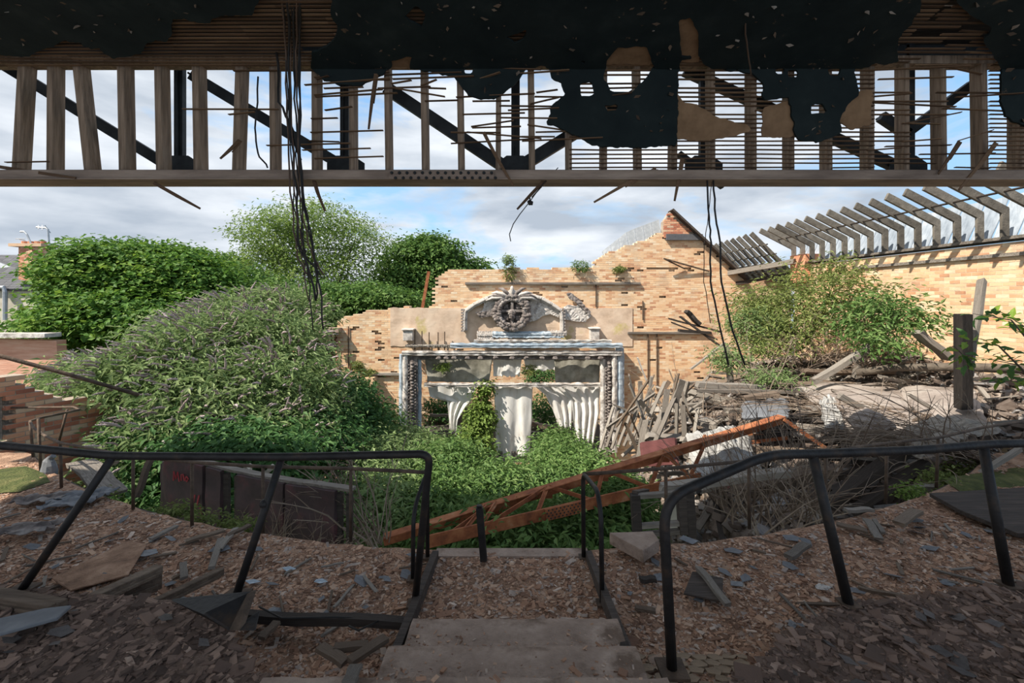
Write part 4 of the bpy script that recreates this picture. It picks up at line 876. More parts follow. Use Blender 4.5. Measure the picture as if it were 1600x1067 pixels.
# ================================================================ RIGHT HEAP
def h_heap(x, y):
    x = x-max(0, y-10.5)*.42
    z = np.interp(x, [2.0, 2.6, 3.3, 4.5, 7, 9.5], [-6.4, -4.6, -3.5, -2.85, -2.15, -1.35])
    z -= max(0, 6.6-y)*.35; z -= max(0, y-13.5)*.12 if x < 6 else 0
    return z+.22*ns(x*.8, y*.8)+.16*ns(x*2, y*2, 4)+.08*ns(x*5, y*5, 7)
g = MB(); g.grid(lambda u, v: (lambda x, y: Vector((x, y, h_heap(x, y))))(1.8+7.65*u, max(yfront(1.8+7.65*u)+.25, 5.2)+(16.6-max(yfront(1.8+7.65*u)+.25, 5.2))*v), 90, 110)
hp = g.build('rubble_mound', m_rubb); tag(hp, 'great mound of collapsed masonry and plaster filling the right side', 'rubble', kind='stuff')
# chunks over the mound
n = 14000; X_ = NR.uniform(2.2, 9.3, n); Y_ = 5.6+NR.random(n)**1.4*10.4; Z_ = np.array([h_heap(a, b) for a, b in zip(X_, Y_)])
sz = NR.gamma(1.7, .017, n)+.012
def rand_axes(n, flat=.5):
    q = NR.normal(size=(n, 3)); q[:, 2] *= flat; a = q/np.linalg.norm(q, axis=1, keepdims=True)
    up = np.array([0, 0, 1.])+NR.normal(scale=flat*.6, size=(n, 3)); b = np.cross(up, a); b /= np.linalg.norm(b, axis=1, keepdims=True); c = np.cross(a, b); return a, b, c
a, b, c = rand_axes(n); V, Fq = np_boxes(np.stack([X_, Y_, Z_+sz*.3], 1), a*(sz*NR.uniform(.7, 1.8, n))[:, None], b*(sz*NR.uniform(.5, 1.1, n))[:, None], c*(sz*NR.uniform(.15, .6, n))[:, None])
V += NR.normal(scale=.006, size=V.shape)
m_chunk = mat('rubble_chunks', [(0, (.05, .038, .03)), (.35, (.14, .105, .085)), (.65, (.24, .195, .16)), (.8, (.20, .20, .205)), (.93, (.42, .37, .33)), (1, (.62, .58, .54))], 'attr', 6, mixn=.2, bump=.3)
o = np_mesh('rubble_chunks', V, [Fq], np.repeat(NR.random(n), 8), m_chunk, None, 'stuff'); tag(o, 'broken bricks and plaster lumps lying over the right mound', 'rubble')
# planks over the mound
MK = [(P(1290, 570, 11), 'below the climbing shrub'), (P(1505, 640, 7), 'around the dark square post'), (P(1350, 640, 8.2), 'beside the large pale slab'), (P(1150, 650, 8.6), 'beyond the girder end'), (P(1100, 590, 12), 'next to the stage wall'), (P(1420, 560, 10), 'at the foot of the right brick wall'), (P(1280, 740, 6.4), 'behind the dry shrub')]
for k in range(120):
    x = R.uniform(2.9, 9.0); y = R.uniform(6.3, 15); z = h_heap(x, y); L_ = R.uniform(.5, 1.9); an = R.choice((R.gauss(.15, .35), R.gauss(1.2, .6)))
    d = Vector((math.cos(an), math.sin(an), R.gauss(.12, .2))).normalized()*L_/2; c = Vector((x, y, z+R.uniform(.05, .22)))
    m = R.choice((m_wgrey, m_wgrey, m_wbrown, m_wdark)); nm = {'weathered_timber': 'grey', 'brown_timber': 'brown', 'dark_timber': 'dark'}[m.name]
    plank('fallen_plank', c-d, c+d, R.uniform(.06, .16), R.uniform(.02, .06), m, f'{"long" if L_ > 1.2 else "short"} {nm} plank tumbled on the rubble mound {landmark(c, MK)}', 'plank', f'{nm} planks on the right mound', R.uniform(-.6, .6))
for k in range(60):                       # long timbers along the crest
    y = R.uniform(7.8, 13.2); px = R.uniform(1085, 1330); x = (px-CX)/F*y; L_ = R.uniform(1.0, 2.4); an = R.gauss(.1, .3)
    c = Vector((x, y, h_heap(x, y)+R.uniform(.08, .38))); d = Vector((math.cos(an), math.sin(an), R.gauss(.03, .13))).normalized()*L_/2
    m = R.choice((m_wgrey, m_wdark, m_wgrey, m_wbrown)); nm = {'weathered_timber': 'grey', 'brown_timber': 'brown', 'dark_timber': 'dark'}[m.name]
    plank('fallen_timber', c-d, c+d, R.uniform(.07, .2), R.uniform(.04, .1), m, f'{"very long" if L_ > 1.7 else "long"} {nm} roof timber lying flat on the mound {landmark(c, MK)}', 'timber', f'{nm} roof timbers on the mound', R.uniform(-.8, .8))
# steep face of leaning timbers between the stage and the mound
for k in range(70):
    y = R.uniform(9, 15.5); px = R.uniform(985, 1085); py = R.uniform(608, 705)+max(0, (1000-px))*.15
    c = P(px, py, y); an = R.gauss(1.15, .45); L_ = R.uniform(.5, 1.5); d = Vector((math.cos(an)*R.choice((1, 1, -1)), R.uniform(-.4, .4), math.sin(an))).normalized()*L_/2
    m = R.choice((m_wgrey, m_wbrown, m_wgrey)); nm = {'weathered_timber': 'grey', 'brown_timber': 'brown'}[m.name]
    plank('leaning_plank', c-d, c+d, R.uniform(.05, .13), .035, m, f'{"long" if L_ > 1 else "short"} {nm} board leaning {"left" if d.x*d.z < 0 else "right"} in the heap beside the proscenium {"close to the frame" if px < 1010 else "close to the mound"}', 'plank', f'{nm} boards leaning beside the proscenium', R.uniform(-1, 1))
# lath panel of slanting slats beside the frame
lp = T('slat_panel', P(960, 700, 14), 'tilted panel of slanting grey slats leaning right of the proscenium', 'panel')
for k in range(7):
    plank('slat', P(937+k*9.5, 704-k*2, 14), P(958+k*9.5, 636+k*2.5, 14.3), .10, .04, m_wgrey, None, parent=lp)
for (a, b) in (((958, 632), (1000, 650)), ((945, 668), (1003, 690))): plank('rail', P(*a, 14.25), P(*b, 14.25), .10, .05, m_wgrey, None, parent=lp)
SING = [((1000, 596), (1008, 692), 13, .16, .09, m_wgrey, 'tall pale post leaning upright right of the slat panel', 'post'), ((1018, 588), (1012, 634), 13, .13, .06, m_wgrey, 'split grey post leaning beside the tall pale post', 'post'), ((996, 558), (1012, 600), 14, .10, .03, m_white, 'white strip hanging against the brick beside the frame', 'strip'), ((1014, 606), (1056, 664), 13, .15, .08, m_wgrey, 'grey beam sloping down to the right of the pale post', 'beam'),
 ((1072, 486), (1092, 506), 14, .30, .10, m_wdark, 'dark stub of a beam standing up above the dark laths', 'beam'), ((1046, 498), (1124, 518), 14, .10, .05, m_wdark, 'long dark lath sticking left over the brick wall', 'lath'), ((1050, 504), (1120, 530), 14, .08, .04, m_wdark, 'lower dark lath sticking left over the brick wall', 'lath'), ((1062, 494), (1124, 540), 13.6, .12, .05, m_wdark, 'dark lath slanting under the beam stub', 'lath'), ((1060, 516), (1110, 520), 13.6, .2, .08, m_wdark, 'thick dark board under the beam stub', 'board'),
 ((1134, 540), (1142, 600), 11, .26, .06, m_wgrey, 'pale upright board on the crest of the mound', 'board'), ((1080, 576), (1132, 536), 12, .09, .04, m_wgrey, 'pale lath rising to the right on the mound crest', 'lath'), ((1088, 600), (1190, 606), 9.5, .22, .1, m_wgrey, 'broad grey timber lying flat at the left of the mound', 'beam'), ((1090, 610), (1240, 612), 9.2, .12, .06, m_wgrey, 'long split grey timber below the broad one', 'beam'), ((1160, 622), (1214, 614), 8.6, .18, .06, m_wbrown, 'yellowed plank over the dark slate gap', 'plank'),
 ((1270, 596), (1356, 546), 9.4, .16, .10, m_wgrey, 'grey tree limb leaning up to the right below the shrub', 'limb'), ((1432, 518), (1482, 560), 8.6, .22, .10, m_wgrey, 'pale beam sloping down toward the dark post', 'beam'), ((1340, 560), (1400, 500), 9.5, .12, .08, m_wgrey, 'weathered beam rising out of the shrub', 'beam'), ((1336, 590), (1360, 522), 9.8, .16, .08, m_wgrey, 'grey board propped under the shrub', 'board'), ((1512, 590), (1534, 438), 7.12, .12, .06, m_wgrey, 'pale splintered timber leaning above the dark post', 'timber'),
 ((1310, 618), (1390, 658), 7.6, .12, .10, m_wgrey, 'grey tree limb lying over the collapsed slab', 'limb'), ((1420, 616), (1470, 648), 7.4, .06, .04, m_wgrey, 'thin peeled branch on the collapsed slab', 'branch'), ((1500, 760), (1592, 702), 5.6, .06, .05, m_wgrey, 'thin grey batten slanting over the moss at the right', 'batten'), ((1428, 764), (1474, 760), 5.4, .10, .06, m_wgrey, 'short grey block at the corner of the big board', 'block'),
 ((1290, 790), (1420, 700), 6.2, .20, .10, m_wdark, 'dark charred beam sloping behind the right railing', 'beam'), ((1300, 770), (1400, 718), 6.4, .16, .1, m_wdark, 'second charred beam behind the right railing', 'beam'), ((1330, 800), (1450, 720), 6.0, .12, .08, m_wdark, 'third charred beam behind the right railing', 'beam'), ((1030, 762), (1230, 738), 5.8, .16, .08, m_wgrey, 'long green grey timber resting across the box frame', 'beam'), ((1150, 770), (1296, 736), 6.0, .18, .12, m_wbrown, 'brown beam behind the dry twigs', 'beam'), ((1095, 768), (1180, 742), 6.3, .05, .05, m_wgrey, 'thin stick crossing behind the bent railing', 'stick')]
for (a, b, Y, w_, t_, m, lab, cat) in SING: plank(lab.split(' with')[0].split()[-1] if False else 'fallen_'+cat, P(*a, Y), P(*b, Y), w_, t_, m, lab, cat)
# big dark post at the right
g = MB(); a = P(1505, 640, 7); g.box(P(1505, 565, 7), (.19, .14, 1.45), jit=.015); tag(g.build('timber_post', m_tar, bev=.01), 'square dark timber post standing in the right rubble', 'post')
g = MB(); pts = [P(1338, 582, 9.2), P(1400, 574, 8.8), P(1500, 573, 8.2), P(1640, 578, 7.6)]; g.tube(pts, [.07, .075, .08, .085], 9); g.tube([pts[1], pts[1]+Vector((.1, -.2, .22))], [.03, .015], 6); tag(g.build('log', m_bark, smooth=True), 'long straight log lying across the right rubble', 'log')
# collapsed ceiling slab and slates
def slab(name, cs, m, lab, th=.08, bul=.15, seed=0, cat='slab', nu=18, nv=14):
    c = [P(*q) for q in cs]; g = MB(); kf = 0.15 if cat == 'board' else 1.0; cz = 0
    if cat == 'sheet': nu, nv, cz = 30, 26, .14
    g.grid(lambda u, v: c[0].lerp(c[1], u).lerp(c[3].lerp(c[2], u), v)+Vector((.06*kf*ns(u*6, v*6, seed), .06*kf*ns(u*6, v*6, seed+5), bul*math.sin(u*math.pi)*math.sin(v*math.pi)+cz*abs(ns(u*7, v*5, seed+2))+.05*kf*ns(u*4, v*4, seed+9)+(.0 if 0 < u < 1 and 0 < v < 1 else -.04))), nu, nv)
    tag(g.build(name, m, solid=th), lab, cat)
slab('plaster_slab', [(1236, 602, 10.2), (1400, 598, 9.6), (1462, 664, 7.2), (1352, 690, 6.9)], m_slab, 'large pale slab of collapsed ceiling plaster on the mound')
slab('plaster_slab', [(1400, 600, 9.2), (1520, 612, 8), (1540, 660, 6.6), (1450, 668, 7.0)], m_slab, 'second pale plaster slab sloping toward the dark post', .08, .1, 3)
slab('slate_sheet', [(1160, 628, 9), (1230, 622, 9), (1232, 648, 7.6), (1160, 650, 7.8)], m_slate, 'dark blue slate sheet under the yellowed plank', .03, .02, 4)
slab('concrete_lump', [(1325, 648, 7.2), (1372, 650, 7.2), (1396, 668, 6.6), (1340, 672, 6.6)], m_slab, 'rounded pale lump in front of the large slab', .12, .12, 6, 'rubble', 10, 8)
slab('canvas_sheet', [(1072, 680, 8), (1160, 668, 8.4), (1190, 730, 7.2), (1090, 756, 7)], m_canv2, 'crumpled pale sheet behind the girder end', .02, .25, 8, 'sheet')
slab('canvas_sheet', [(1282, 626, 8), (1300, 624, 8), (1318, 668, 7), (1290, 672, 7)], m_canv2, 'narrow pale sheet draped left of the large slab', .02, .1, 9, 'sheet')
slab('painted_board', [(1000, 690, 8.4), (1056, 682, 8.6), (1060, 722, 8.0), (1004, 726, 8.0)], m_dred, 'dark red board standing under the girder', .03, .02, 11, 'board')
slab('painted_board', [(1106, 742, 6.9), (1140, 736, 7), (1140, 758, 6.6), (1108, 762, 6.6)], m_dred, 'small dark red board behind the bent railing', .03, .02, 12, 'board')
slab('roof_felt', [(1380, 690, 6.6), (1470, 656, 6.8), (1560, 668, 6.0), (1440, 712, 5.9)], m_wgrey, 'grey sheet of matted laths beside the right railing', .05, .1, 13, 'sheet')
# timber box frame by the balcony edge
bf = T('timber_box_frame', P(1035, 830, 5.3), 'open dark timber box frame beside the balcony edge', 'frame')
for (a, b) in (((992, 772), (996, 842)), ((1076, 768), (1080, 838)), ((1064, 772), (1068, 834))): g = MB(); g.bar(P(*a, 5.2), P(*b, 5.2), .1, .09, up=(0, 1, 0)); g.build('upright', m_wdark, bf, bev=.005)
for (a, b) in (((986, 776), (1086, 768)), ((998, 822), (1076, 816)), ((998, 836), (1076, 828))): g = MB(); g.bar(P(*a, 5.2), P(*b, 5.2), .07, .05); g.build('cross_rail', m_wgrey, bf, bev=.005)
for (a, b) in (((992, 772), (1010, 768)), ((1076, 768), (1092, 764))): g = MB(); g.bar(P(*a, 5.2), P(*b, 5.9), .07, .07); g.build('depth_rail', m_wdark, bf)
g = MB(); g.prism([P(1040, 782, 5.6), P(1072, 778, 5.6), P(1072, 824, 5.6), P(1040, 828, 5.6)], (0, .04, 0)); tag(g.build('cream_panel', m_cream), 'pale cream panel behind the box frame', 'panel')
# ---- dead brush: arching dry stems
def brush(name, roots, n, lab, cat='brush', spread=1, m=None, h=(.8, 1.6), lean=(0, 0), r=.008):
    g = MB()
    for k in range(n):
        b = R.choice(roots); p = Vector(b)+Vector((R.uniform(-.2, .2)*spread, R.uniform(-.2, .2)*spread, -.05)); L_ = R.uniform(*h)
        d = Vector((R.gauss(lean[0], .35*spread), R.gauss(lean[1], .3*spread), 1)).normalized(); q = [p.copy()]; rr = [r*R.uniform(.6, 1.4)]
        for s in range(6):
            d = (d+Vector((lean[0]*.12+R.gauss(0, .13), lean[1]*.1+R.gauss(0, .13), -.09))).normalized(); p = p+d*(L_/6); q.append(p.copy()); rr.append(rr[0]*(1-.13*(s+1)))
            if s in (2, 3, 4) and R.random() < .7:
                e = (d+Vector((R.gauss(0, .6), R.gauss(0, .6), R.gauss(0, .3)))).normalized(); g.tube([p, p+e*L_*.14, p+e*L_*.25+Vector((0, 0, -.02))], [rr[0]*.5, rr[0]*.35, rr[0]*.2], 3, cap=False)
        g.tube(q, rr, 4, cap=False)
    return tag(g.build(name, m or m_twig), lab, cat)
brush('dry_shrub', [P(1200, 815, 5.6), P(1240, 805, 5.7), P(1270, 800, 5.6)], 90, 'leafless dry shrub growing up behind the right railing', 'shrub', 1.3, h=(.8, 1.9))
brush('dry_shrub', [P(1150, 800, 5.8), P(1120, 780, 6.2)], 40, 'sparse dry twigs behind the bend of the right railing', 'shrub', 1.2, h=(.5, 1.2))
brush('dead_brush', [P(1560, 720, 6.0), P(1520, 715, 6.2)], 70, 'sheaf of dead stems arching left over the pale slabs', 'brush', .8, h=(1.2, 2.6), lean=(-1.5, .3), r=.009)
brush('dead_brush', [P(1330, 640, 8), P(1400, 640, 7.6), P(1250, 630, 8.6)], 50, 'tangle of dead stems trailing over the large slab', 'brush', 2, h=(.7, 1.8), lean=(-1.8, .2))
brush('dead_brush', [P(1110, 640, 9.5), P(1160, 660, 8.6), P(1060, 660, 11), P(1200, 600, 9.6)], 80, 'dry brambles over the left shoulder of the mound', 'brush', 2.4, h=(.6, 1.6), lean=(.2, 0))
brush('dead_brush', [P(1280, 560, 10.5), P(1230, 570, 11), P(1330, 570, 10)], 90, 'pale dry stems under the creeper on the right wall', 'brush', 2, h=(.7, 1.7), lean=(0, 0))
brush('dead_brush', [P(1480, 700, 6), P(1530, 690, 6), P(1420, 720, 6)], 50, 'dry stems tangled behind the right post', 'brush', 1.6, h=(.5, 1.1), lean=(-.4, 0))
brush('dry_stalks', [par(.55, .75, -.15), par(.7, .8, -.12), par(.85, .85, -.1), par(.93, .9, -.1)], 90, 'dry stalks leaning against the maroon parapet', 'stalks', .9, h=(.3, .62), lean=(.25, 0), r=.006)
brush('dry_shrub', [P(500, 790, 5.4), P(520, 780, 5.6)], 40, 'brown dead twigs behind the parapet', 'shrub', 1.2, h=(.3, .7), r=.006)
brush('dry_shrub', [P(580, 850, 5.0), P(600, 840, 5.2)], 22, 'bare brown stem rising beyond the left railing end', 'shrub', .5, h=(.7, 1.4), lean=(-.25, 0), r=.010)
# ================================================================ VEGETATION
def blob_clumps(blobs, ncl, fill=.45, shag=.11):
    B = np.array(blobs, float); area = (B[:, 3]*B[:, 4]+B[:, 3]*B[:, 5]+B[:, 4]*B[:, 5]); pick = NR.choice(len(B), ncl, p=area/area.sum())
    d = NR.normal(size=(ncl, 3)); d /= np.linalg.norm(d, axis=1, keepdims=True)
    rr = np.where(NR.random(ncl) < fill, NR.uniform(.35, .95, ncl), NR.normal(1.0, shag, ncl))
    return B[pick, :3]+d*rr[:, None]*B[pick, 3:6], d
def leaves(name, C, D, per, sig, L, W, m, parent, flat=.5, droop=.25, outward=.8, kind='stuff', col=.55):
    n = len(C)*per; i = np.repeat(np.arange(len(C)), per); sg = np.array(sig if hasattr(sig, '__len__') else (sig, sig, sig*flat))
    p = C[i]+NR.normal(size=(n, 3))*sg; out = D[i]
    nrm = out*outward*.5+np.array([0, 0, .9])+NR.normal(scale=.45, size=(n, 3)); nrm /= np.linalg.norm(nrm, axis=1, keepdims=True)
    a = NR.normal(size=(n, 3))+out*outward; a -= nrm*(a*nrm).sum(1, keepdims=True); a /= np.linalg.norm(a, axis=1, keepdims=True); b = np.cross(nrm, a)
    s = NR.uniform(.65, 1.3, n)[:, None]; l = a*L*s; wv = b*W*s*.5
    v0 = p; v1 = p+l*.42+wv+nrm*W*.12; v2 = p+l-nrm*L*droop*s; v3 = p+l*.42-wv+nrm*W*.12
    V = np.stack([v0, v1, v2, v3], 1).reshape(-1, 3)
    # fold along the mid rib: two triangles per leaf
    q = np.arange(n)[:, None]*4; Fq = np.concatenate([q+np.array([[0, 1, 2]]), q+np.array([[0, 2, 3]])])
    rn = col*NR.random(len(C))[i]+(1-col)*NR.random(n)
    return np_mesh(name, V, [Fq], np.repeat(rn, 4), m, parent, kind)
def limbs(root, base, blobs, r0, m=None, name='trunk', fork=.45):
    g = MB(); base = Vector(base); top = Vector(np.array(blobs)[:, :3].mean(0)); f = base.lerp(top, fork)
    g.tube([base, base.lerp(f, .5)+Vector((r0*.5, 0, 0)), f], [r0, r0*.8, r0*.62], 8); g.build(name, m or m_bark, root, smooth=True)
    for q in blobs:
        e = Vector(q[:3]); g = MB(); md = f.lerp(e, .5)+Vector((R.uniform(-.2, .2), R.uniform(-.2, .2), .15*q[5])); g.tube([f, md, e], [r0*.5, r0*.3, r0*.12], 6)
        for k in range(6):
            d = Vector((R.gauss(0, 1), R.gauss(0, 1), R.gauss(.4, .8))).normalized(); w_ = md.lerp(e, R.random()); t = w_+Vector((d.x*q[3], d.y*q[4], d.z*q[5]))*.85; g.tube([w_, w_.lerp(t, .5)+Vector((0, 0, .05)), t], [r0*.18, r0*.11, r0*.04], 4, cap=False)
        g.build('branch', m or m_bark, root, smooth=True)
def pb(px, py, Y, rx, ry, rz): p = P(px, py, Y); k = Y/F; return (p.x, p.y, p.z, rx*k, ry, rz*k)
def tree(name, blobs, ncl, per, sig, L, W, m, base, r0, lab, cat='tree', grp=None, fill=.45, fork=.45, bark=True, flat=.5, droop=.25, shag=.11):
    t = T(name, base, lab, cat, grp); C, D = blob_clumps(blobs, ncl, fill, shag); leaves('foliage', C, D, per, sig, L, W, m, t, flat=flat, droop=droop)
    if bark: limbs(t, base, blobs, r0, fork=fork)
    return t
SYC = [pb(160, 458, 17, 52, 1.6, 48), pb(190, 430, 18, 80, 2.2, 50), pb(275, 445, 18, 65, 2, 48), pb(95, 512, 16.5, 48, 1.0, 22), pb(165, 500, 16, 70, 1.6, 40), pb(245, 495, 16.5, 80, 2, 48), pb(215, 405, 19, 40, 1.5, 22), pb(320, 470, 18, 40, 1.5, 40), pb(90, 490, 17, 20, .8, 8), pb(160, 410, 18.5, 34, 1.2, 15), pb(280, 405, 19, 36, 1.4, 18)]
tree('sycamore_tree', SYC, 3400, 24, .34, .19, .13, m_syc, (-14.6, 17.5, -6.6), .3, 'broad dark green sycamore in front of the terraced house', flat=.28, droop=.1)
AIR = [pb(430, 365, 26, 45, 2.2, 26), pb(490, 345, 26, 60, 2.4, 24), pb(555, 375, 26, 42, 2, 28), pb(420, 405, 26, 34, 1.8, 22), pb(480, 400, 26, 50, 2, 30), pb(545, 425, 26, 44, 2, 26), pb(450, 440, 25, 50, 2, 20), pb(510, 460, 25, 50, 2, 20)]
tree('airy_tree', AIR, 1000, 24, .42, .19, .075, m_lgt, (-11.5, 26, -6.6), .3, 'tall airy light green tree behind the cable bundle', fill=.3)
RND = [pb(650, 410, 30, 50, 2.4, 34), pb(685, 395, 30, 36, 2, 24), pb(640, 450, 29, 50, 2.4, 36), pb(695, 430, 30, 44, 2, 34), pb(610, 455, 29, 26, 1.6, 28), pb(735, 420, 31, 30, 1.4, 12), pb(665, 385, 30, 26, 1.6, 14)]
tree('round_tree', RND, 1800, 14, .36, .24, .17, m_rnd, (-5.8, 30, -6.6), .35, 'dense round crowned tree left of the stage wall top')
tree('small_tree', [pb(362, 412, 33, 24, 1.4, 14), pb(355, 440, 33, 22, 1.4, 18)], 420, 12, .3, .2, .14, m_rnd, (-20.5, 33, -6.6), .2, 'small distant dark tree beside the small chimney')
tree('hedge_tree', [pb(370, 450, 22, 45, 1.8, 34), pb(420, 470, 21, 50, 1.8, 34), pb(330, 470, 21, 40, 1.6, 26), pb(600, 472, 24, 40, 1.4, 20)], 1200, 13, .32, .19, .13, m_rnd, (-11.5, 21, -6.6), .2, 'leafy mid green bush between the sycamore and the airy tree', 'bush')
tree('hedge_tree', [pb(520, 480, 19.5, 60, 1.4, 34), pb(570, 470, 19.5, 40, 1.4, 24), pb(620, 468, 19, 40, 1, 12)], 900, 13, .30, .18, .12, m_rnd, (-7.5, 19.8, -6.6), .15, 'green bush showing over the lower shoulder of the stage wall', 'bush')
# buddleia thicket with spent flower spikes
BUDS = [([pb(175, 585, 10.2, 60, 1.0, 26), pb(230, 595, 9.6, 70, 1.2, 45), pb(245, 650, 9.4, 50, .9, 50), pb(130, 590, 10.6, 40, .7, 14)], (-7, 9.3, -6.6), 'buddleia bush with grey spikes behind the slanting pipe', 750),
        ([pb(310, 560, 10.5, 80, 1.4, 60), pb(330, 640, 9.3, 95, 1.3, 75), pb(270, 690, 8.3, 75, 1, 45)], (-6.2, 9.4, -6.6), 'buddleia bush with grey spikes above the maroon parapet', 950),
        ([pb(420, 545, 11.5, 80, 1.4, 55), pb(440, 620, 10, 85, 1.3, 75), pb(400, 690, 8.6, 90, 1.1, 50)], (-4.8, 10, -6.6), 'tall buddleia bush with grey spikes left of the dark doorway', 950),
        ([pb(390, 500, 13, 70, 1.5, 40), pb(450, 490, 13.5, 55, 1.4, 34), pb(330, 510, 12.5, 60, 1.3, 26)], (-6.8, 13, -6.6), 'upper buddleia bush reaching the airy tree', 800)]
SPK = []
for q in range(3):
    b = MB(); pts = []; L_ = 1.0
    for k in range(6): t = k/5; pts.append(Vector((t, .1*math.sin(t*2+q), -.35*t*t)))
    b.tube(pts, [.045, .085, .09, .075, .05, .015], 6)
    for k in range(26):
        t = R.random(); c = Vector((t, .1*math.sin(t*2+q), -.35*t*t)); d = Vector((R.gauss(0, .3), R.gauss(0, 1), R.gauss(0, 1))).normalized(); b.bar(c, c+d*.13*(1-.6*t)+Vector((.04, 0, 0)), .04, .03)
    me = bpy.data.meshes.new('flower_spike'); me.from_pydata(b.v, [], b.f); me.materials.append(m_flow); SPK.append(me)
for blobs, base, lab, ncl in BUDS:
    t = T('buddleia_bush', base, lab, 'bush', 'buddleia thicket'); C, D = blob_clumps(blobs, ncl, .35)
    leaves('foliage', C, D, 20, .22, .17, .045, m_bud, t, flat=.6, droop=.3); limbs(t, base, blobs, .09, m_twig, 'stem', .6)
    C, D = blob_clumps(blobs, 2500, 0, .03); k = 0
    for c, d in zip(C, D):
        if d[2] < -.2 or d[1] > .35: continue
        o = bpy.data.objects.new('flower_spike', R.choice(SPK)); COL.objects.link(o); o.parent = t
        v = Vector((d[0], d[1]-.4, .25+.6*R.random()+d[2]*.3))+Vector((R.gauss(0, .3), R.gauss(0, .3), 0)); o.rotation_euler = v.to_track_quat('X', 'Z').to_euler(); o.location = Vector(c)+Vector((0, 0, H))-t.location+v.normalized()*.10; s = R.uniform(.2, .36); o.scale = (s, s*.75, s*.75)
        k += 1
        if k >= 290: break
tree('dark_shrub', [pb(470, 690, 9.2, 80, 1.1, 44), pb(540, 650, 11.5, 50, 1.2, 50), pb(380, 700, 7.6, 110, .8, 30), pb(250, 690, 8.2, 55, .7, 40), pb(255, 765, 7.6, 60, .7, 40), pb(400, 790, 6.8, 120, .6, 40)], 1900, 15, .2, .13, .07, m_dkleaf, (-3.6, 9.2, -6.6), .06, 'dark green shrub filling the shade behind the maroon parapet', 'shrub')
tree('foot_shrub', [pb(540, 620, 14.5, 30, .8, 34), pb(590, 665, 13.5, 34, .8, 24), pb(500, 640, 13, 40, 1, 40)], 600, 14, .2, .13, .07, m_pit, (-4.8, 14.3, -6.6), .05, 'bright shrub at the foot of the lower left stage wall', 'shrub')
# greenery in the stalls
PIT = [([pb(590, 735, 9.5, 55, 1.2, 40), pb(640, 722, 11.5, 55, 1.4, 34), pb(590, 790, 7.4, 60, .9, 45), pb(620, 690, 13.5, 36, 1, 18)], 'leafy thicket left of the girder below the stage', (-2.2, 9.5, -6.6), 1300, m_bud),
       ([pb(700, 750, 9.5, 60, 1.2, 45), pb(690, 800, 7.6, 50, 1, 36), pb(690, 728, 11.5, 40, 1.2, 22)], 'grey green thicket under the middle curtain', (-1.2, 9, -6.6), 1300, m_pit),
       ([pb(790, 780, 8.2, 60, 1, 36), pb(780, 855, 6.2, 70, .7, 36), pb(700, 865, 6.3, 50, .6, 26), pb(790, 765, 10.5, 50, 1, 22)], 'bright thicket seen through the rusty girder', (-.2, 7.8, -6.6), 1200, m_pit),
       ([pb(885, 735, 10.5, 50, 1.2, 34), pb(872, 704, 13, 30, 1, 22), pb(860, 785, 8.6, 50, 1, 36), pb(925, 750, 9.5, 30, .8, 28)], 'bright thicket below the right jamb of the frame', (1, 9.5, -6.6), 1300, m_pit),
       ([pb(900, 840, 6.6, 70, .8, 42), pb(955, 805, 7, 34, .7, 40), pb(850, 868, 6, 40, .5, 22), pb(980, 780, 7.4, 20, .7, 24)], 'bright green weeds under the lower girder chord', (1, 6.7, -6.6), 1200, m_pit)]
for blobs, lab, base, ncl, m in PIT: tree('pit_shrub', blobs, ncl, 15, .19, .13, .045, m, base, .05, lab, 'shrub', 'thickets in the stalls', flat=.7)
tree('ivy_column', [pb(752, 628, 17.0, 9, .22, 22), pb(742, 660, 16.9, 13, .25, 24), pb(757, 655, 16.9, 10, .25, 28), pb(740, 695, 16.5, 26, .4, 22), pb(760, 604, 17.0, 6, .15, 12)], 380, 14, .13, .13, .09, m_lgt, (-1.4, 16.7, -6.6), .05, 'sunlit climbing shrub growing up between the left and middle curtains', 'creeper')
tree('stage_shrub', [pb(850, 640, 20, 22, .6, 22), pb(690, 640, 20.5, 26, .6, 18), pb(845, 585, 22, 24, .6, 14)], 320, 12, .16, .13, .08, m_dkleaf, (1, 20.5, -5.8), .04, 'shrub growing on the stage behind the curtains', 'shrub')
for x, y, rx, rz, lab, m in ((796, 424, 10, 14, 'weed tuft growing on the wall top above the wreath', m_olive), (794, 406, 7, 9, 'pale sprig above the weed tuft on the wall top', m_bud), (906, 416, 12, 9, 'green weed tuft on the wall top left of the gable', m_pit), (968, 420, 8, 4, 'low weed by the joist holes on the stage wall', m_olive), (560, 572, 6, 9, 'weed on the lower left stage wall', m_olive), (576, 582, 8, 5, 'weed on the ledge left of the frame', m_olive), (692, 573, 9, 5, 'fern on the grey canvas border', m_lgt), (826, 578, 12, 7, 'dry weeds on the curtain beam', m_olive)):
    tree('ledge_weed', [pb(x, y, YS-.1, rx, .16, rz)], 45, 7, .06, .12, .03, m, P(x, y+rz, YS-.05), .02, lab, 'weed', 'weeds on the stage wall')
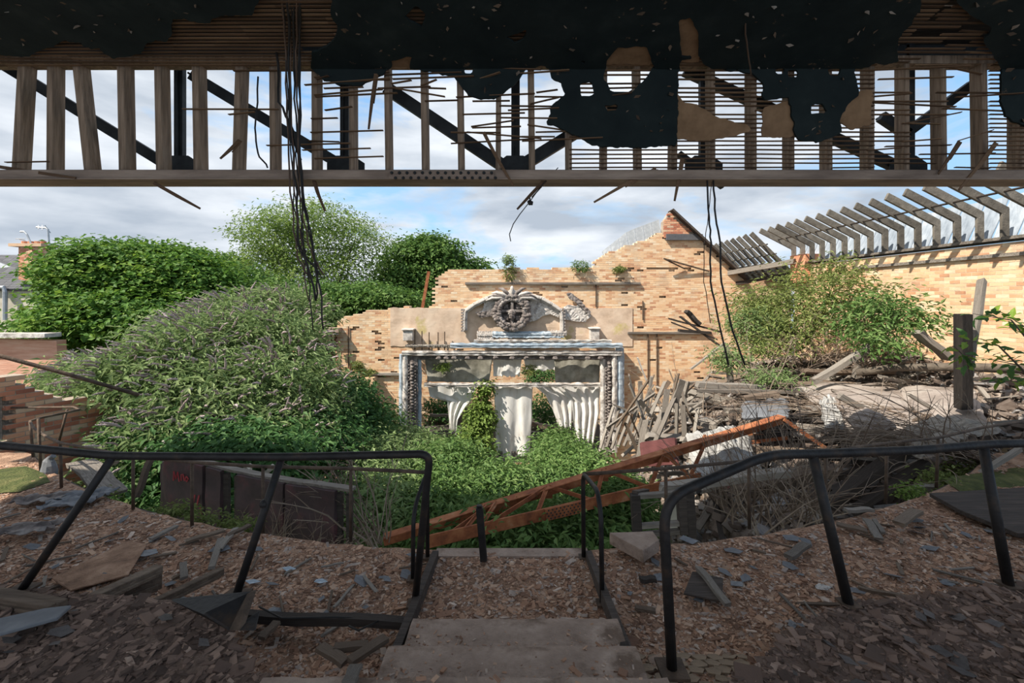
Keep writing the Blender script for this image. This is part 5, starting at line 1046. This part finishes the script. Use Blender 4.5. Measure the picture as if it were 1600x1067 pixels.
# creeper shrub on the right wall and mound
tree('creeper_shrub', [pb(1200, 470, 12.5, 50, .8, 26), pb(1180, 500, 12, 34, .7, 26), pb(1250, 440, 12.8, 36, .6, 24), pb(1310, 420, 11.8, 26, .5, 22), pb(1270, 480, 11.5, 50, .8, 34), pb(1330, 460, 10.8, 40, .6, 34), pb(1240, 520, 11, 50, .7, 24), pb(1200, 540, 11, 40, .6, 18)], 760, 12, .2, .13, .04, m_olive, P(1280, 575, 11), .05, 'large straggly shrub climbing the right brick wall', 'shrub', fill=.5, shag=.28)
tree('creeper_shrub', [pb(1380, 480, 9.8, 40, .5, 26), pb(1420, 500, 9.2, 34, .5, 22), pb(1380, 530, 9, 36, .5, 24), pb(1340, 500, 9.8, 30, .5, 30)], 230, 12, .17, .13, .045, m_pit, P(1390, 570, 9.4), .035, 'smaller green shrub on the right of the climbing shrub', 'shrub', fill=.5, shag=.3)
tree('grey_weed', [pb(1180, 510, 11.6, 34, .5, 26), pb(1140, 560, 11, 24, .5, 18), pb(1210, 590, 9.6, 30, .4, 12)], 300, 12, .15, .11, .035, m_bud, P(1170, 580, 10.6), .03, 'silvery weeds on the left crest of the mound', 'weed')
tree('grey_weed', [pb(1545, 745, 5.9, 50, .4, 16), pb(1480, 752, 5.5, 30, .3, 8)], 160, 12, .07, .06, .03, m_olive, P(1545, 765, 5.8), .01, 'low mossy weeds beside the big fallen board', 'weed')
# big leaved plant at the right edge: each leaf a part
bp_ = T('broad_leaf_plant', P(1590, 640, 6.6), 'broad leaved plant reaching in from the right edge before the brick wall', 'plant')
lmh = MB(); lmh.add([(0, 0, 0), (.3, .24, .04), (.65, .2, .02), (1, 0, -.16), (.65, -.2, .02), (.3, -.24, .04), (.5, 0, -.02)], [(0, 1, 6), (1, 2, 6), (2, 3, 6), (3, 4, 6), (4, 5, 6), (5, 0, 6)])
lme = bpy.data.meshes.new('leaf'); lme.from_pydata(lmh.v, [], lmh.f); at = lme.attributes.new('rnd', 'FLOAT', 'POINT'); at.data.foreach_set('value', [.55]*7); lme.materials.append(m_dkleaf)
lme2 = lme.copy(); lme2.attributes['rnd'].data.foreach_set('value', [.95]*7); lme2.materials.clear(); lme2.materials.append(m_syc)
for (a, b, c) in (((1620, 600), (1560, 540), (1500, 530)), ((1630, 560), (1580, 500), (1520, 490)), ((1630, 620), (1590, 570), (1540, 560)), ((1640, 560), (1600, 510), (1570, 490)), ((1520, 600), (1510, 560), (1490, 540)), ((1640, 640), (1600, 600), (1560, 590))):
    Yq = R.uniform(6.3, 6.9); pts = [P(*a, Yq), P(*b, Yq), P(*c, Yq)]; g = MB(); g.tube(pts, [.014, .010, .004], 6); g.build('stem', m_bark, bp_)
    for k in range(26):
        t = R.uniform(.25, 1); p = pts[0].lerp(pts[1], t*2) if t < .5 else pts[1].lerp(pts[2], t*2-1)
        o = bpy.data.objects.new('leaf', lme if R.random() < .5 else lme2); COL.objects.link(o); o.parent = bp_
        v = Vector((R.gauss(-.2, .7), R.gauss(-.3, .6), R.gauss(0, .35))).normalized(); o.location = p+v*.06+Vector((0, 0, H))-bp_.location; o.rotation_euler = (v.to_track_quat('X', 'Z') @ Matrix.Rotation(R.gauss(0, .5), 4, 'X').to_quaternion()).to_euler(); s = R.uniform(.11, .19); o.scale = (s, s, s)
# moss and small weeds on the balcony
def pad(name, pts, z, m, lab, th=.04, cat='moss'):
    g = MB(); c = [G(x, y, z) for x, y in pts]; ce_ = sum(c, Vector())/len(c); n = len(c); vs = [ce_+Vector((0, 0, th))]; ring = []
    for f_, hh in ((.35, .95), (.65, .75), (.88, .4), (1.0, 0)):
        for i in range(n*4):
            a = c[i//4].lerp(c[(i//4+1) % n], (i % 4)/4); p = ce_.lerp(a, f_*(1+.06*ns(i*.7, f_*3))); vs.append(p+Vector((0, 0, th*hh+.012*ns(p.x*9, p.y*9))))
    k = n*4; fs = [(0, 1+i, 1+(i+1) % k) for i in range(k)]
    for r_ in range(3): fs += [(1+r_*k+i, 1+(r_+1)*k+i, 1+(r_+1)*k+(i+1) % k, 1+r_*k+(i+1) % k) for i in range(k)]
    g.add(vs, fs); o = g.build(name, m, smooth=True); return tag(o, lab, cat)
pad('moss_patch', [(-60, 740), (40, 728), (70, 740), (78, 752), (30, 768), (-60, 775)], -2.13, m_moss, 'bright moss patch on the floor at the far left', .02)
pad('moss_patch', [(1470, 748), (1600, 728), (1640, 745), (1600, 762), (1500, 768)], -2.15, m_moss, 'moss patch behind the big fallen board', .02)
tree('edge_weed', [pb(275, 798, 4.75, 40, .12, 8), pb(330, 812, 4.6, 30, .1, 8), pb(380, 822, 4.5, 24, .1, 8)], 130, 9, .04, .05, .02, m_olive, P(300, 808, 4.7), .006, 'low yellow green weeds along the balcony edge before the parapet', 'weed')
tree('edge_weed', [pb(95, 765, 5.4, 26, .15, 8), pb(150, 775, 5.2, 20, .12, 6)], 60, 9, .04, .05, .02, m_olive, P(110, 772, 5.4), .006, 'weeds at the foot of the curved railing on the far left', 'weed')
tree('edge_weed', [pb(1425, 768, 5.05, 20, .1, 10)], 40, 8, .04, .05, .025, m_lgt, P(1425, 780, 5.05), .006, 'small leafy weed at the corner of the big board', 'weed')

# ================================================================ LITTER ON THE BALCONY
def chips(name, pts, hfun, size, m, lab, thin=.25, grow=1.0):
    P_ = np.array(pts); n = len(P_); s = NR.gamma(2.2, size, n)+size*.4
    z = np.array([hfun(a, b) for a, b in P_]); C = np.stack([P_[:, 0], P_[:, 1], z+s*thin*.4], 1)
    th = NR.uniform(0, 6.283, n); t = NR.normal(scale=.22, size=(n, 2)); a = np.stack([np.cos(th), np.sin(th), t[:, 0]], 1); b = np.stack([-np.sin(th), np.cos(th), t[:, 1]], 1); a /= np.linalg.norm(a, axis=1, keepdims=True); b /= np.linalg.norm(b, axis=1, keepdims=True); c = np.cross(a, b)
    el = NR.uniform(.7, 2.2, n)
    V, Fq = np_boxes(C, a*(s*el)[:, None], b*(s*NR.uniform(.4, .9, n))[:, None], c*(s*thin*NR.uniform(.3, 1, n))[:, None]); V += NR.normal(scale=size*.12, size=V.shape)
    o = np_mesh(name, V, [Fq], np.repeat(NR.random(n), 8), m, None, 'stuff'); return tag(o, lab, 'rubble')
def inU(x, y): return xy_in(UL, x, y) or xy_in(UR, x, y)
pts = []
while len(pts) < 72000:
    x = R.uniform(-6.5, 6.5); y = R.uniform(2.1, 6.2)
    if y < yfront(x)-.02 and not inU(x, y) and R.random() < min(1, 12/(y*y)) and not (-.66 < x < .66 and y < 2.86): pts.append((x, y))
chips('floor_rubble', pts, h_mid, .0029, m_chip, 'brown grit and broken slate strewn over the lower balcony tier')
pts = []
while len(pts) < 19000:
    x = R.uniform(-4.2, 4.2); y = R.uniform(1.2, 3.3)
    if inU(x, y): pts.append((x, y))
chips('floor_rubble', pts, h_up, .0050, m_chipd, 'dark flakes of slate strewn over the upper balcony tiers', .22)
pts = []
while len(pts) < 1500:
    x = R.uniform(-.62, .62); k = R.choice((0, 0, 1, 1, 2)); y = (2.45, 2.07, 1.5)[k]+abs(R.gauss(0, .12 if k < 2 else .3)); side = abs(x)/.62
    if R.random() < .35+.65*side**2: pts.append((x, min(y, (2.83, 2.41, 2.03)[k])))
def h_st(x, y): return -2.0 if y > 2.43 else (-1.85 if y > 2.05 else -1.70)
chips('floor_rubble', pts, h_st, .0021, m_chip, 'small grit lying on the concrete steps')
# larger loose pieces
FK = [(G(370, 930, -1.9), 'near the second leaning post'), (G(32, 924, -1.9), 'near the first leaning post'), (G(208, 796, -2.15), 'by the far left front posts'), (G(411, 833, -2.15), 'before the parapet'), (G(580, 880, -2.15), 'by the left stair railing'), (G(480, 920, -2.15), 'in the middle of the left tier'), (G(1000, 900, -2.15), 'by the right stair railing'), (G(1171, 826, -2.15), 'before the dry shrub'), (G(1326, 945, -1.9), 'near the first right post'), (G(1576, 916, -1.9), 'near the last right post'), (G(1384, 786, -2.15), 'by the charred beams'), (G(1490, 800, -2.15), 'beside the big board'), (G(250, 1030, -1.85), 'at the bottom left corner'), (G(1400, 1030, -1.85), 'at the bottom right corner')]
SLM = []
for q in range(5):
    b = MB(); n = R.choice((4, 5, 5, 6)); poly = [(math.cos(6.283*k/n+R.uniform(-.3, .3))*R.uniform(.35, .55), math.sin(6.283*k/n+R.uniform(-.3, .3))*R.uniform(.25, .42), 0) for k in range(n)]
    b.prism(poly, (0, 0, .05)); me = bpy.data.meshes.new('slate_piece'); me.from_pydata(b.v, [], b.f); SLM.append(me)
def slate(x, y, z, s, m, lab, grp, rz=None, tilt=.15):
    me = R.choice(SLM).copy(); me.materials.append(m); o = bpy.data.objects.new('slate_piece', me); COL.objects.link(o); o.location = (x, y, z+H+.008); o.rotation_euler = (R.gauss(0, tilt), R.gauss(0, tilt), R.uniform(0, 6.28) if rz is None else rz); o.scale = (s, s*.8, s*.25); return tag(o, lab, 'slate', grp)
for k in range(90):
    while True:
        x = R.uniform(-5, 5); y = R.uniform(2.9, 5.2)
        if y < yfront(x)-.15 and not inU(x, y) and abs(x) > .7: break
    slate(x, y, h_mid(x, y)+.01, R.uniform(.06, .17), m_slate, 'broken blue grey slate lying on the lower tier '+landmark((x, y, -2.1), FK), 'slates on the left tier' if x < 0 else 'slates on the right tier')
m_slb = mat('dark_slate', [(0, (.05, .044, .042)), (1, (.16, .14, .13))], 'obj', 5, mixn=.5, rough=.75, bump=.3)
for k in range(110):
    while True:
        x = R.uniform(-3.6, 3.6); y = R.uniform(1.5, 3.0)
        if inU(x, y) and inU(x, y+.1): break
    slate(x, y, h_up(x, y)+.012, R.uniform(.05, .15), m_slb, 'dark slate flake on the upper tier '+landmark((x, y, -1.85), FK), 'flakes on the left upper tier' if x < 0 else 'flakes on the right upper tier')
for (px, py, s, lab, m) in ((228, 866, .24, 'big blue grey slate left of the timbers', m_slate), (645, 537+330, .16, 'slate beside the kerb at the stair foot', m_slate), (500, 908, .11, 'teal tinted slate in the middle of the left tier', m_blue), (395, 908, .15, 'green tinted slate beside the second leaning post', m_blue), (452, 888, .14, 'pale slate right of the second leaning post', m_blue), (345, 858, .2, 'blue slates heap under the sticks', m_slate), (1075, 842, .22, 'blue slate at the balcony edge behind the bent railing', m_slate), (1240, 840, .22, 'wide grey slate beside the first right post', m_slate), (1455, 855, .2, 'grey slate beside the stick near the big board', m_slate), (1432, 814, .16, 'slate under the brown sliver by the right posts', m_slate), (1285, 920, .14, 'white flake on the right tier', m_white), (1145, 860, .2, 'round grey slate in the right tier', m_slate)):
    p = G(px, py, -2.13); slate(p.x, p.y, h_mid(p.x, p.y)+.015, s, m, lab, None, 0, .06)
# named timbers on the floor
FLO = [((286, 880), (288, 903), .05, .02, m_wgrey, -2.1, 'tiny pale stick standing among the chips on the left', 'stick'), ((330, 888), (345, 842), .05, .02, m_wgrey, -2.1, 'pale stick pointing away on the left tier', 'stick'), ((342, 858), (368, 826), .05, .02, m_wgrey, -2.1, 'white stick crossing the blue slates', 'stick'), ((355, 838), (390, 820), .05, .02, m_wbrown, -2.1, 'light stick near the leaning post', 'stick'), ((235, 842), (275, 822), .05, .02, m_wgrey, -2.11, 'thin grey stick on the far left tier', 'stick'), ((290, 846), (350, 828), .06, .02, m_wbrown, -2.1, 'brown lath before the parapet weeds', 'lath'),
 ((1092, 888), (1138, 945), .05, .03, m_wgrey, -2.08, 'pale batten pointing down right on the right tier', 'batten'), ((1232, 870), (1260, 850), .07, .03, m_wgrey, -2.1, 'short pale stick beside the first right post', 'stick'), ((1355, 812), (1374, 842), .07, .02, m_wgrey, -2.1, 'pale stick leaning toward the right posts', 'stick'), ((1366, 812), (1380, 832), .04, .02, m_wgrey, -2.1, 'thin pale stick beside the other one', 'stick'), ((1403, 818), (1432, 798), .10, .03, m_wbrown, -2.06, 'brown sliver of board tilted on the right tier', 'board'), ((1306, 818), (1356, 830), .08, .02, m_wbrown, -2.1, 'brown lath behind the first right post', 'lath'), ((1322, 797), (1362, 796), .06, .03, m_wgrey, -2.1, 'grey stick at the right balcony edge', 'stick'), ((1340, 918), (1420, 934), .03, .02, m_wbrown, -2.1, 'thin lath right of the first right post', 'lath'),
 ((975, 1006), (996, 1067), .05, .03, m_wdark, -1.90, 'dark strip lying beside the steps', 'strip'), ((500, 1010), (540, 1035), .06, .025, m_wbrown, -1.93, 'brown board scrap on the left of the steps', 'board'), ((522, 1012), (575, 1008), .05, .03, m_wbrown, -1.93, 'crossed board scrap left of the steps', 'board'), ((545, 1034), (604, 996), .06, .025, m_wbrown, -1.92, 'long scrap reaching toward the left kerb', 'board'), ((408, 997), (432, 972), .05, .02, m_wbrown, -1.95, 'brown scrap beside the dark metal plate', 'board'), ((380, 962), (640, 974), .06, .05, m_wdark, -2.06, 'long dark strip standing in for the shadow gap left of the stairs', 'gap_shadow'), ((545, 1067), (556, 1040), .06, .02, m_wgrey, -1.69, 'grey strip lying on the lowest wide step', 'strip'), ((1000, 905), (1025, 905), .05, .03, m_wdark, -2.1, 'dark stick beside the right stair railing', 'stick'), ((992, 949), (1025, 955), .04, .02, m_wbrown, -2.08, 'small brown stick right of the landing', 'stick')]  # the long dark strip left of the stairs paints a floor gap's shadow
for a, b, w_, t_, z, lab in (((96, 958), (250, 888), .10, .05, -1.94, 'long moulded timber at the edge of the left upper tier'), ((148, 948), (252, 908), .06, .09, -2.02, 'second moulded timber below the long one'), ((240, 944), (347, 892), .07, .045, -1.98, 'splintered board right of the moulded timbers'), ((-60, 922), (92, 948), .10, .05, -1.82, 'weathered plank lying at the left frame edge')):
    pa, pb_ = G(*a, z), G(*b, z); g = MB(); g.bar(pa, pb_, w_, t_, taper=.92); d_ = (pb_-pa).normalized(); s_ = d_.cross(Vector((0, 0, 1)))
    g.bar(pa+s_*w_*.3+Vector((0, 0, t_*.55)), pb_+s_*w_*.3+Vector((0, 0, t_*.5)), w_*.4, t_*.35); g.bar(pa+s_*w_*.55-Vector((0, 0, t_*.2)), pa.lerp(pb_, .93)+s_*w_*.55-Vector((0, 0, t_*.2)), w_*.25, t_*.5)
    tag(g.build('loose_timber', m_wbrown, bev=.004), lab, 'timber')
for (a, b, w_, t_, m, z, lab, cat) in FLO: plank('loose_'+cat, G(*a, z), G(*b, z), w_, t_, m, lab, cat)
for k in range(80):
    while True:
        x = R.uniform(-5, 5); y = R.uniform(2.9, 5.2)
        if y < yfront(x)-.2 and not inU(x, y) and abs(x) > .75: break
    z = h_mid(x, y)+.02; an = R.uniform(0, 3.14); d = Vector((math.cos(an), math.sin(an), R.gauss(0, .05)))*R.uniform(.05, .16)
    c = Vector((x, y, z)); plank('wood_splinter', c-d, c+d, R.uniform(.012, .03), .01, R.choice((m_wgrey, m_wbrown)), 'wood splinter lying on the lower tier '+landmark((x, y, -2.1), FK), 'splinter', 'splinters on the left tier' if x < 0 else 'splinters on the right tier')
def sheet(name, pts, m, lab, th=.03, cat='board'):
    g = MB(); g.prism([Vector(p) for p in pts], (0, 0, th)); tag(g.build(name, m, bev=.004), lab, cat)
sheet('fallen_board', [G(1452, 776, -2.10), G(1600, 760, -2.10)+Vector((.8, 0, 0)), G(1600, 842, -2.10)+Vector((.6, 0, 0)), G(1590, 840, -2.10), G(1500, 803, -2.10)], m_wdark, 'big weathered board lying flat at the right balcony edge', .04)
sheet('tar_paper', [G(1068, 930, -2.11), G(1082, 895, -2.11), G(1130, 906, -2.11), G(1128, 942, -2.11)], m_wdark, 'dark square of tar paper beside the pale batten', .015, 'paper')
sheet('concrete_lump', [G(952, 850, -2.1), G(1020, 848, -2.1), G(1030, 862, -2.1), G(1005, 880, -2.1)], m_conc, 'broken concrete slab tilted at the landing corner', .10, 'concrete')
mc = T('mud_crust', (.95, 2.4, -2.1), 'cracked tan mud crust around the foot of the right railing', 'mud')
for a in range(9):
    for b in range(8):
        cx, cy = .62+a*.085+(b % 2)*.04+R.uniform(-.015, .015), 2.12+b*.075+R.uniform(-.015, .015)
        if inU(cx, cy) or inU(cx+.05, cy) or R.random() < .12 or cx > .72+(cy-2.0)*1.1: continue
        n_ = R.choice((5, 6)); pl_ = []
        for k in range(n_):
            an = 6.283*k/n_+R.uniform(-.25, .25); x, y = cx+math.cos(an)*.049*R.uniform(.8, 1.1), cy+math.sin(an)*.045*R.uniform(.8, 1.1); pl_.append(Vector((x, y, h_mid(x, y)+.012+R.uniform(0, .006))))
        g = MB(); g.prism(pl_, (0, 0, -.012)); g.build('mud_plate', m_mud, mc)
sheet('plank_sheet', [G(230, 852, -2.12), G(200, 846, -2.12), G(80, 905, -2.12), G(110, 925, -2.12), G(200, 900, -2.12)], m_soil, 'brown earth caked sheet left of the moulded timbers', .012)
sheet('slate_slab', [h for h in (G(-20, 975, -1.8), G(70, 955, -1.8), G(112, 950, -1.8), G(90, 970, -1.8), G(0, 995, -1.8))], m_slate, 'large grey violet slate slab at the left frame edge', .02, 'slate')
mp_ = T('metal_plate', G(345, 985, -2.0), 'dark rusty triangular metal plate at the edge of the left upper tier', 'plate')
g = MB(); g.prism([P(268, 938, 2.66), P(392, 926, 2.68), P(358, 985, 2.50), P(318, 960, 2.52)], (0, .015, 0)); g.build('face', m_rail, mp_)
g = MB(); g.prism([P(386, 928, 2.66), P(394, 926, 2.68), P(374, 985, 2.50), P(358, 985, 2.50)], (.01, .03, 0)); g.build('folded_edge', m_railr, mp_)
g = MB(); g.prism([P(360, 985, 2.5), P(405, 955, 2.62), P(398, 985, 2.5)], (0, .012, 0)); g.build('torn_flap', m_rail, mp_)
for k, (px, py, lab) in enumerate(((60, 783, 'pale sheet of torn lining near the moss'), (100, 790, 'second torn lining sheet near the moss'), (35, 832, 'crumpled pale sheet at the left of the lower tier'), (130, 778, 'grey flattened sheet before the left brick wall'))):
    p = G(px, py, -2.1); g = MB(); g.grid(lambda u, v: p+Vector(((u-.5)*.42+.05*ns(v*5, k), (v-.5)*.22+.1*u+.05*ns(u*6, k), .05*ns(u*4+k, v*4)+.02)), 12, 8); tag(g.build('lining_sheet', m_orn if k in (0, 2) else m_slate, solid=.008), lab, 'sheet')
plank('leaning_board', P(128, 722, 5.9), P(180, 772, 5.3), .28, .04, m_wgrey, 'grey board leaning on the brick wall behind the curved railing', 'board')
g = MB(); g.sph(P(77, 735, 5.6), (.09, .07, .17), 10, 8, lump=.08); g.tube([P(72, 720, 5.6), P(84, 712, 5.6)], .03, 6); tag(g.build('cloth_bundle', m_slate), 'grey bundle hung on the curved railing at the far left', 'bundle')
g = MB(); g.tube([G(405, 948, -2.0), G(440, 966, -2.0), G(520, 964, -2.02), G(600, 966, -2.05), G(560, 985, -1.98), G(545, 978, -1.98)], .006, 5); tag(g.build('floor_cable', m_wire), 'thin cable curling over the floor left of the steps', 'cable')
plank('grey_timber', P(230, 505, 14), P(282, 512, 14), .2, .08, m_wgrey, 'pale timber poking out of the sycamore shade', 'timber')
plank('broken_post', P(212, 778, 5.25), P(236, 716, 5.4), .07, .05, m_wbrown, 'leaning brown stump left of the parapet', 'stump')
plank('pale_stub', P(384, 738, 5.7), P(390, 728, 5.7), .12, .06, m_cream, 'cream timber stub behind the parapet capping', 'timber'); plank('pale_stub', P(412, 744, 5.7), P(426, 728, 5.7), .09, .05, m_cream, 'second cream timber stub behind the parapet capping', 'timber')
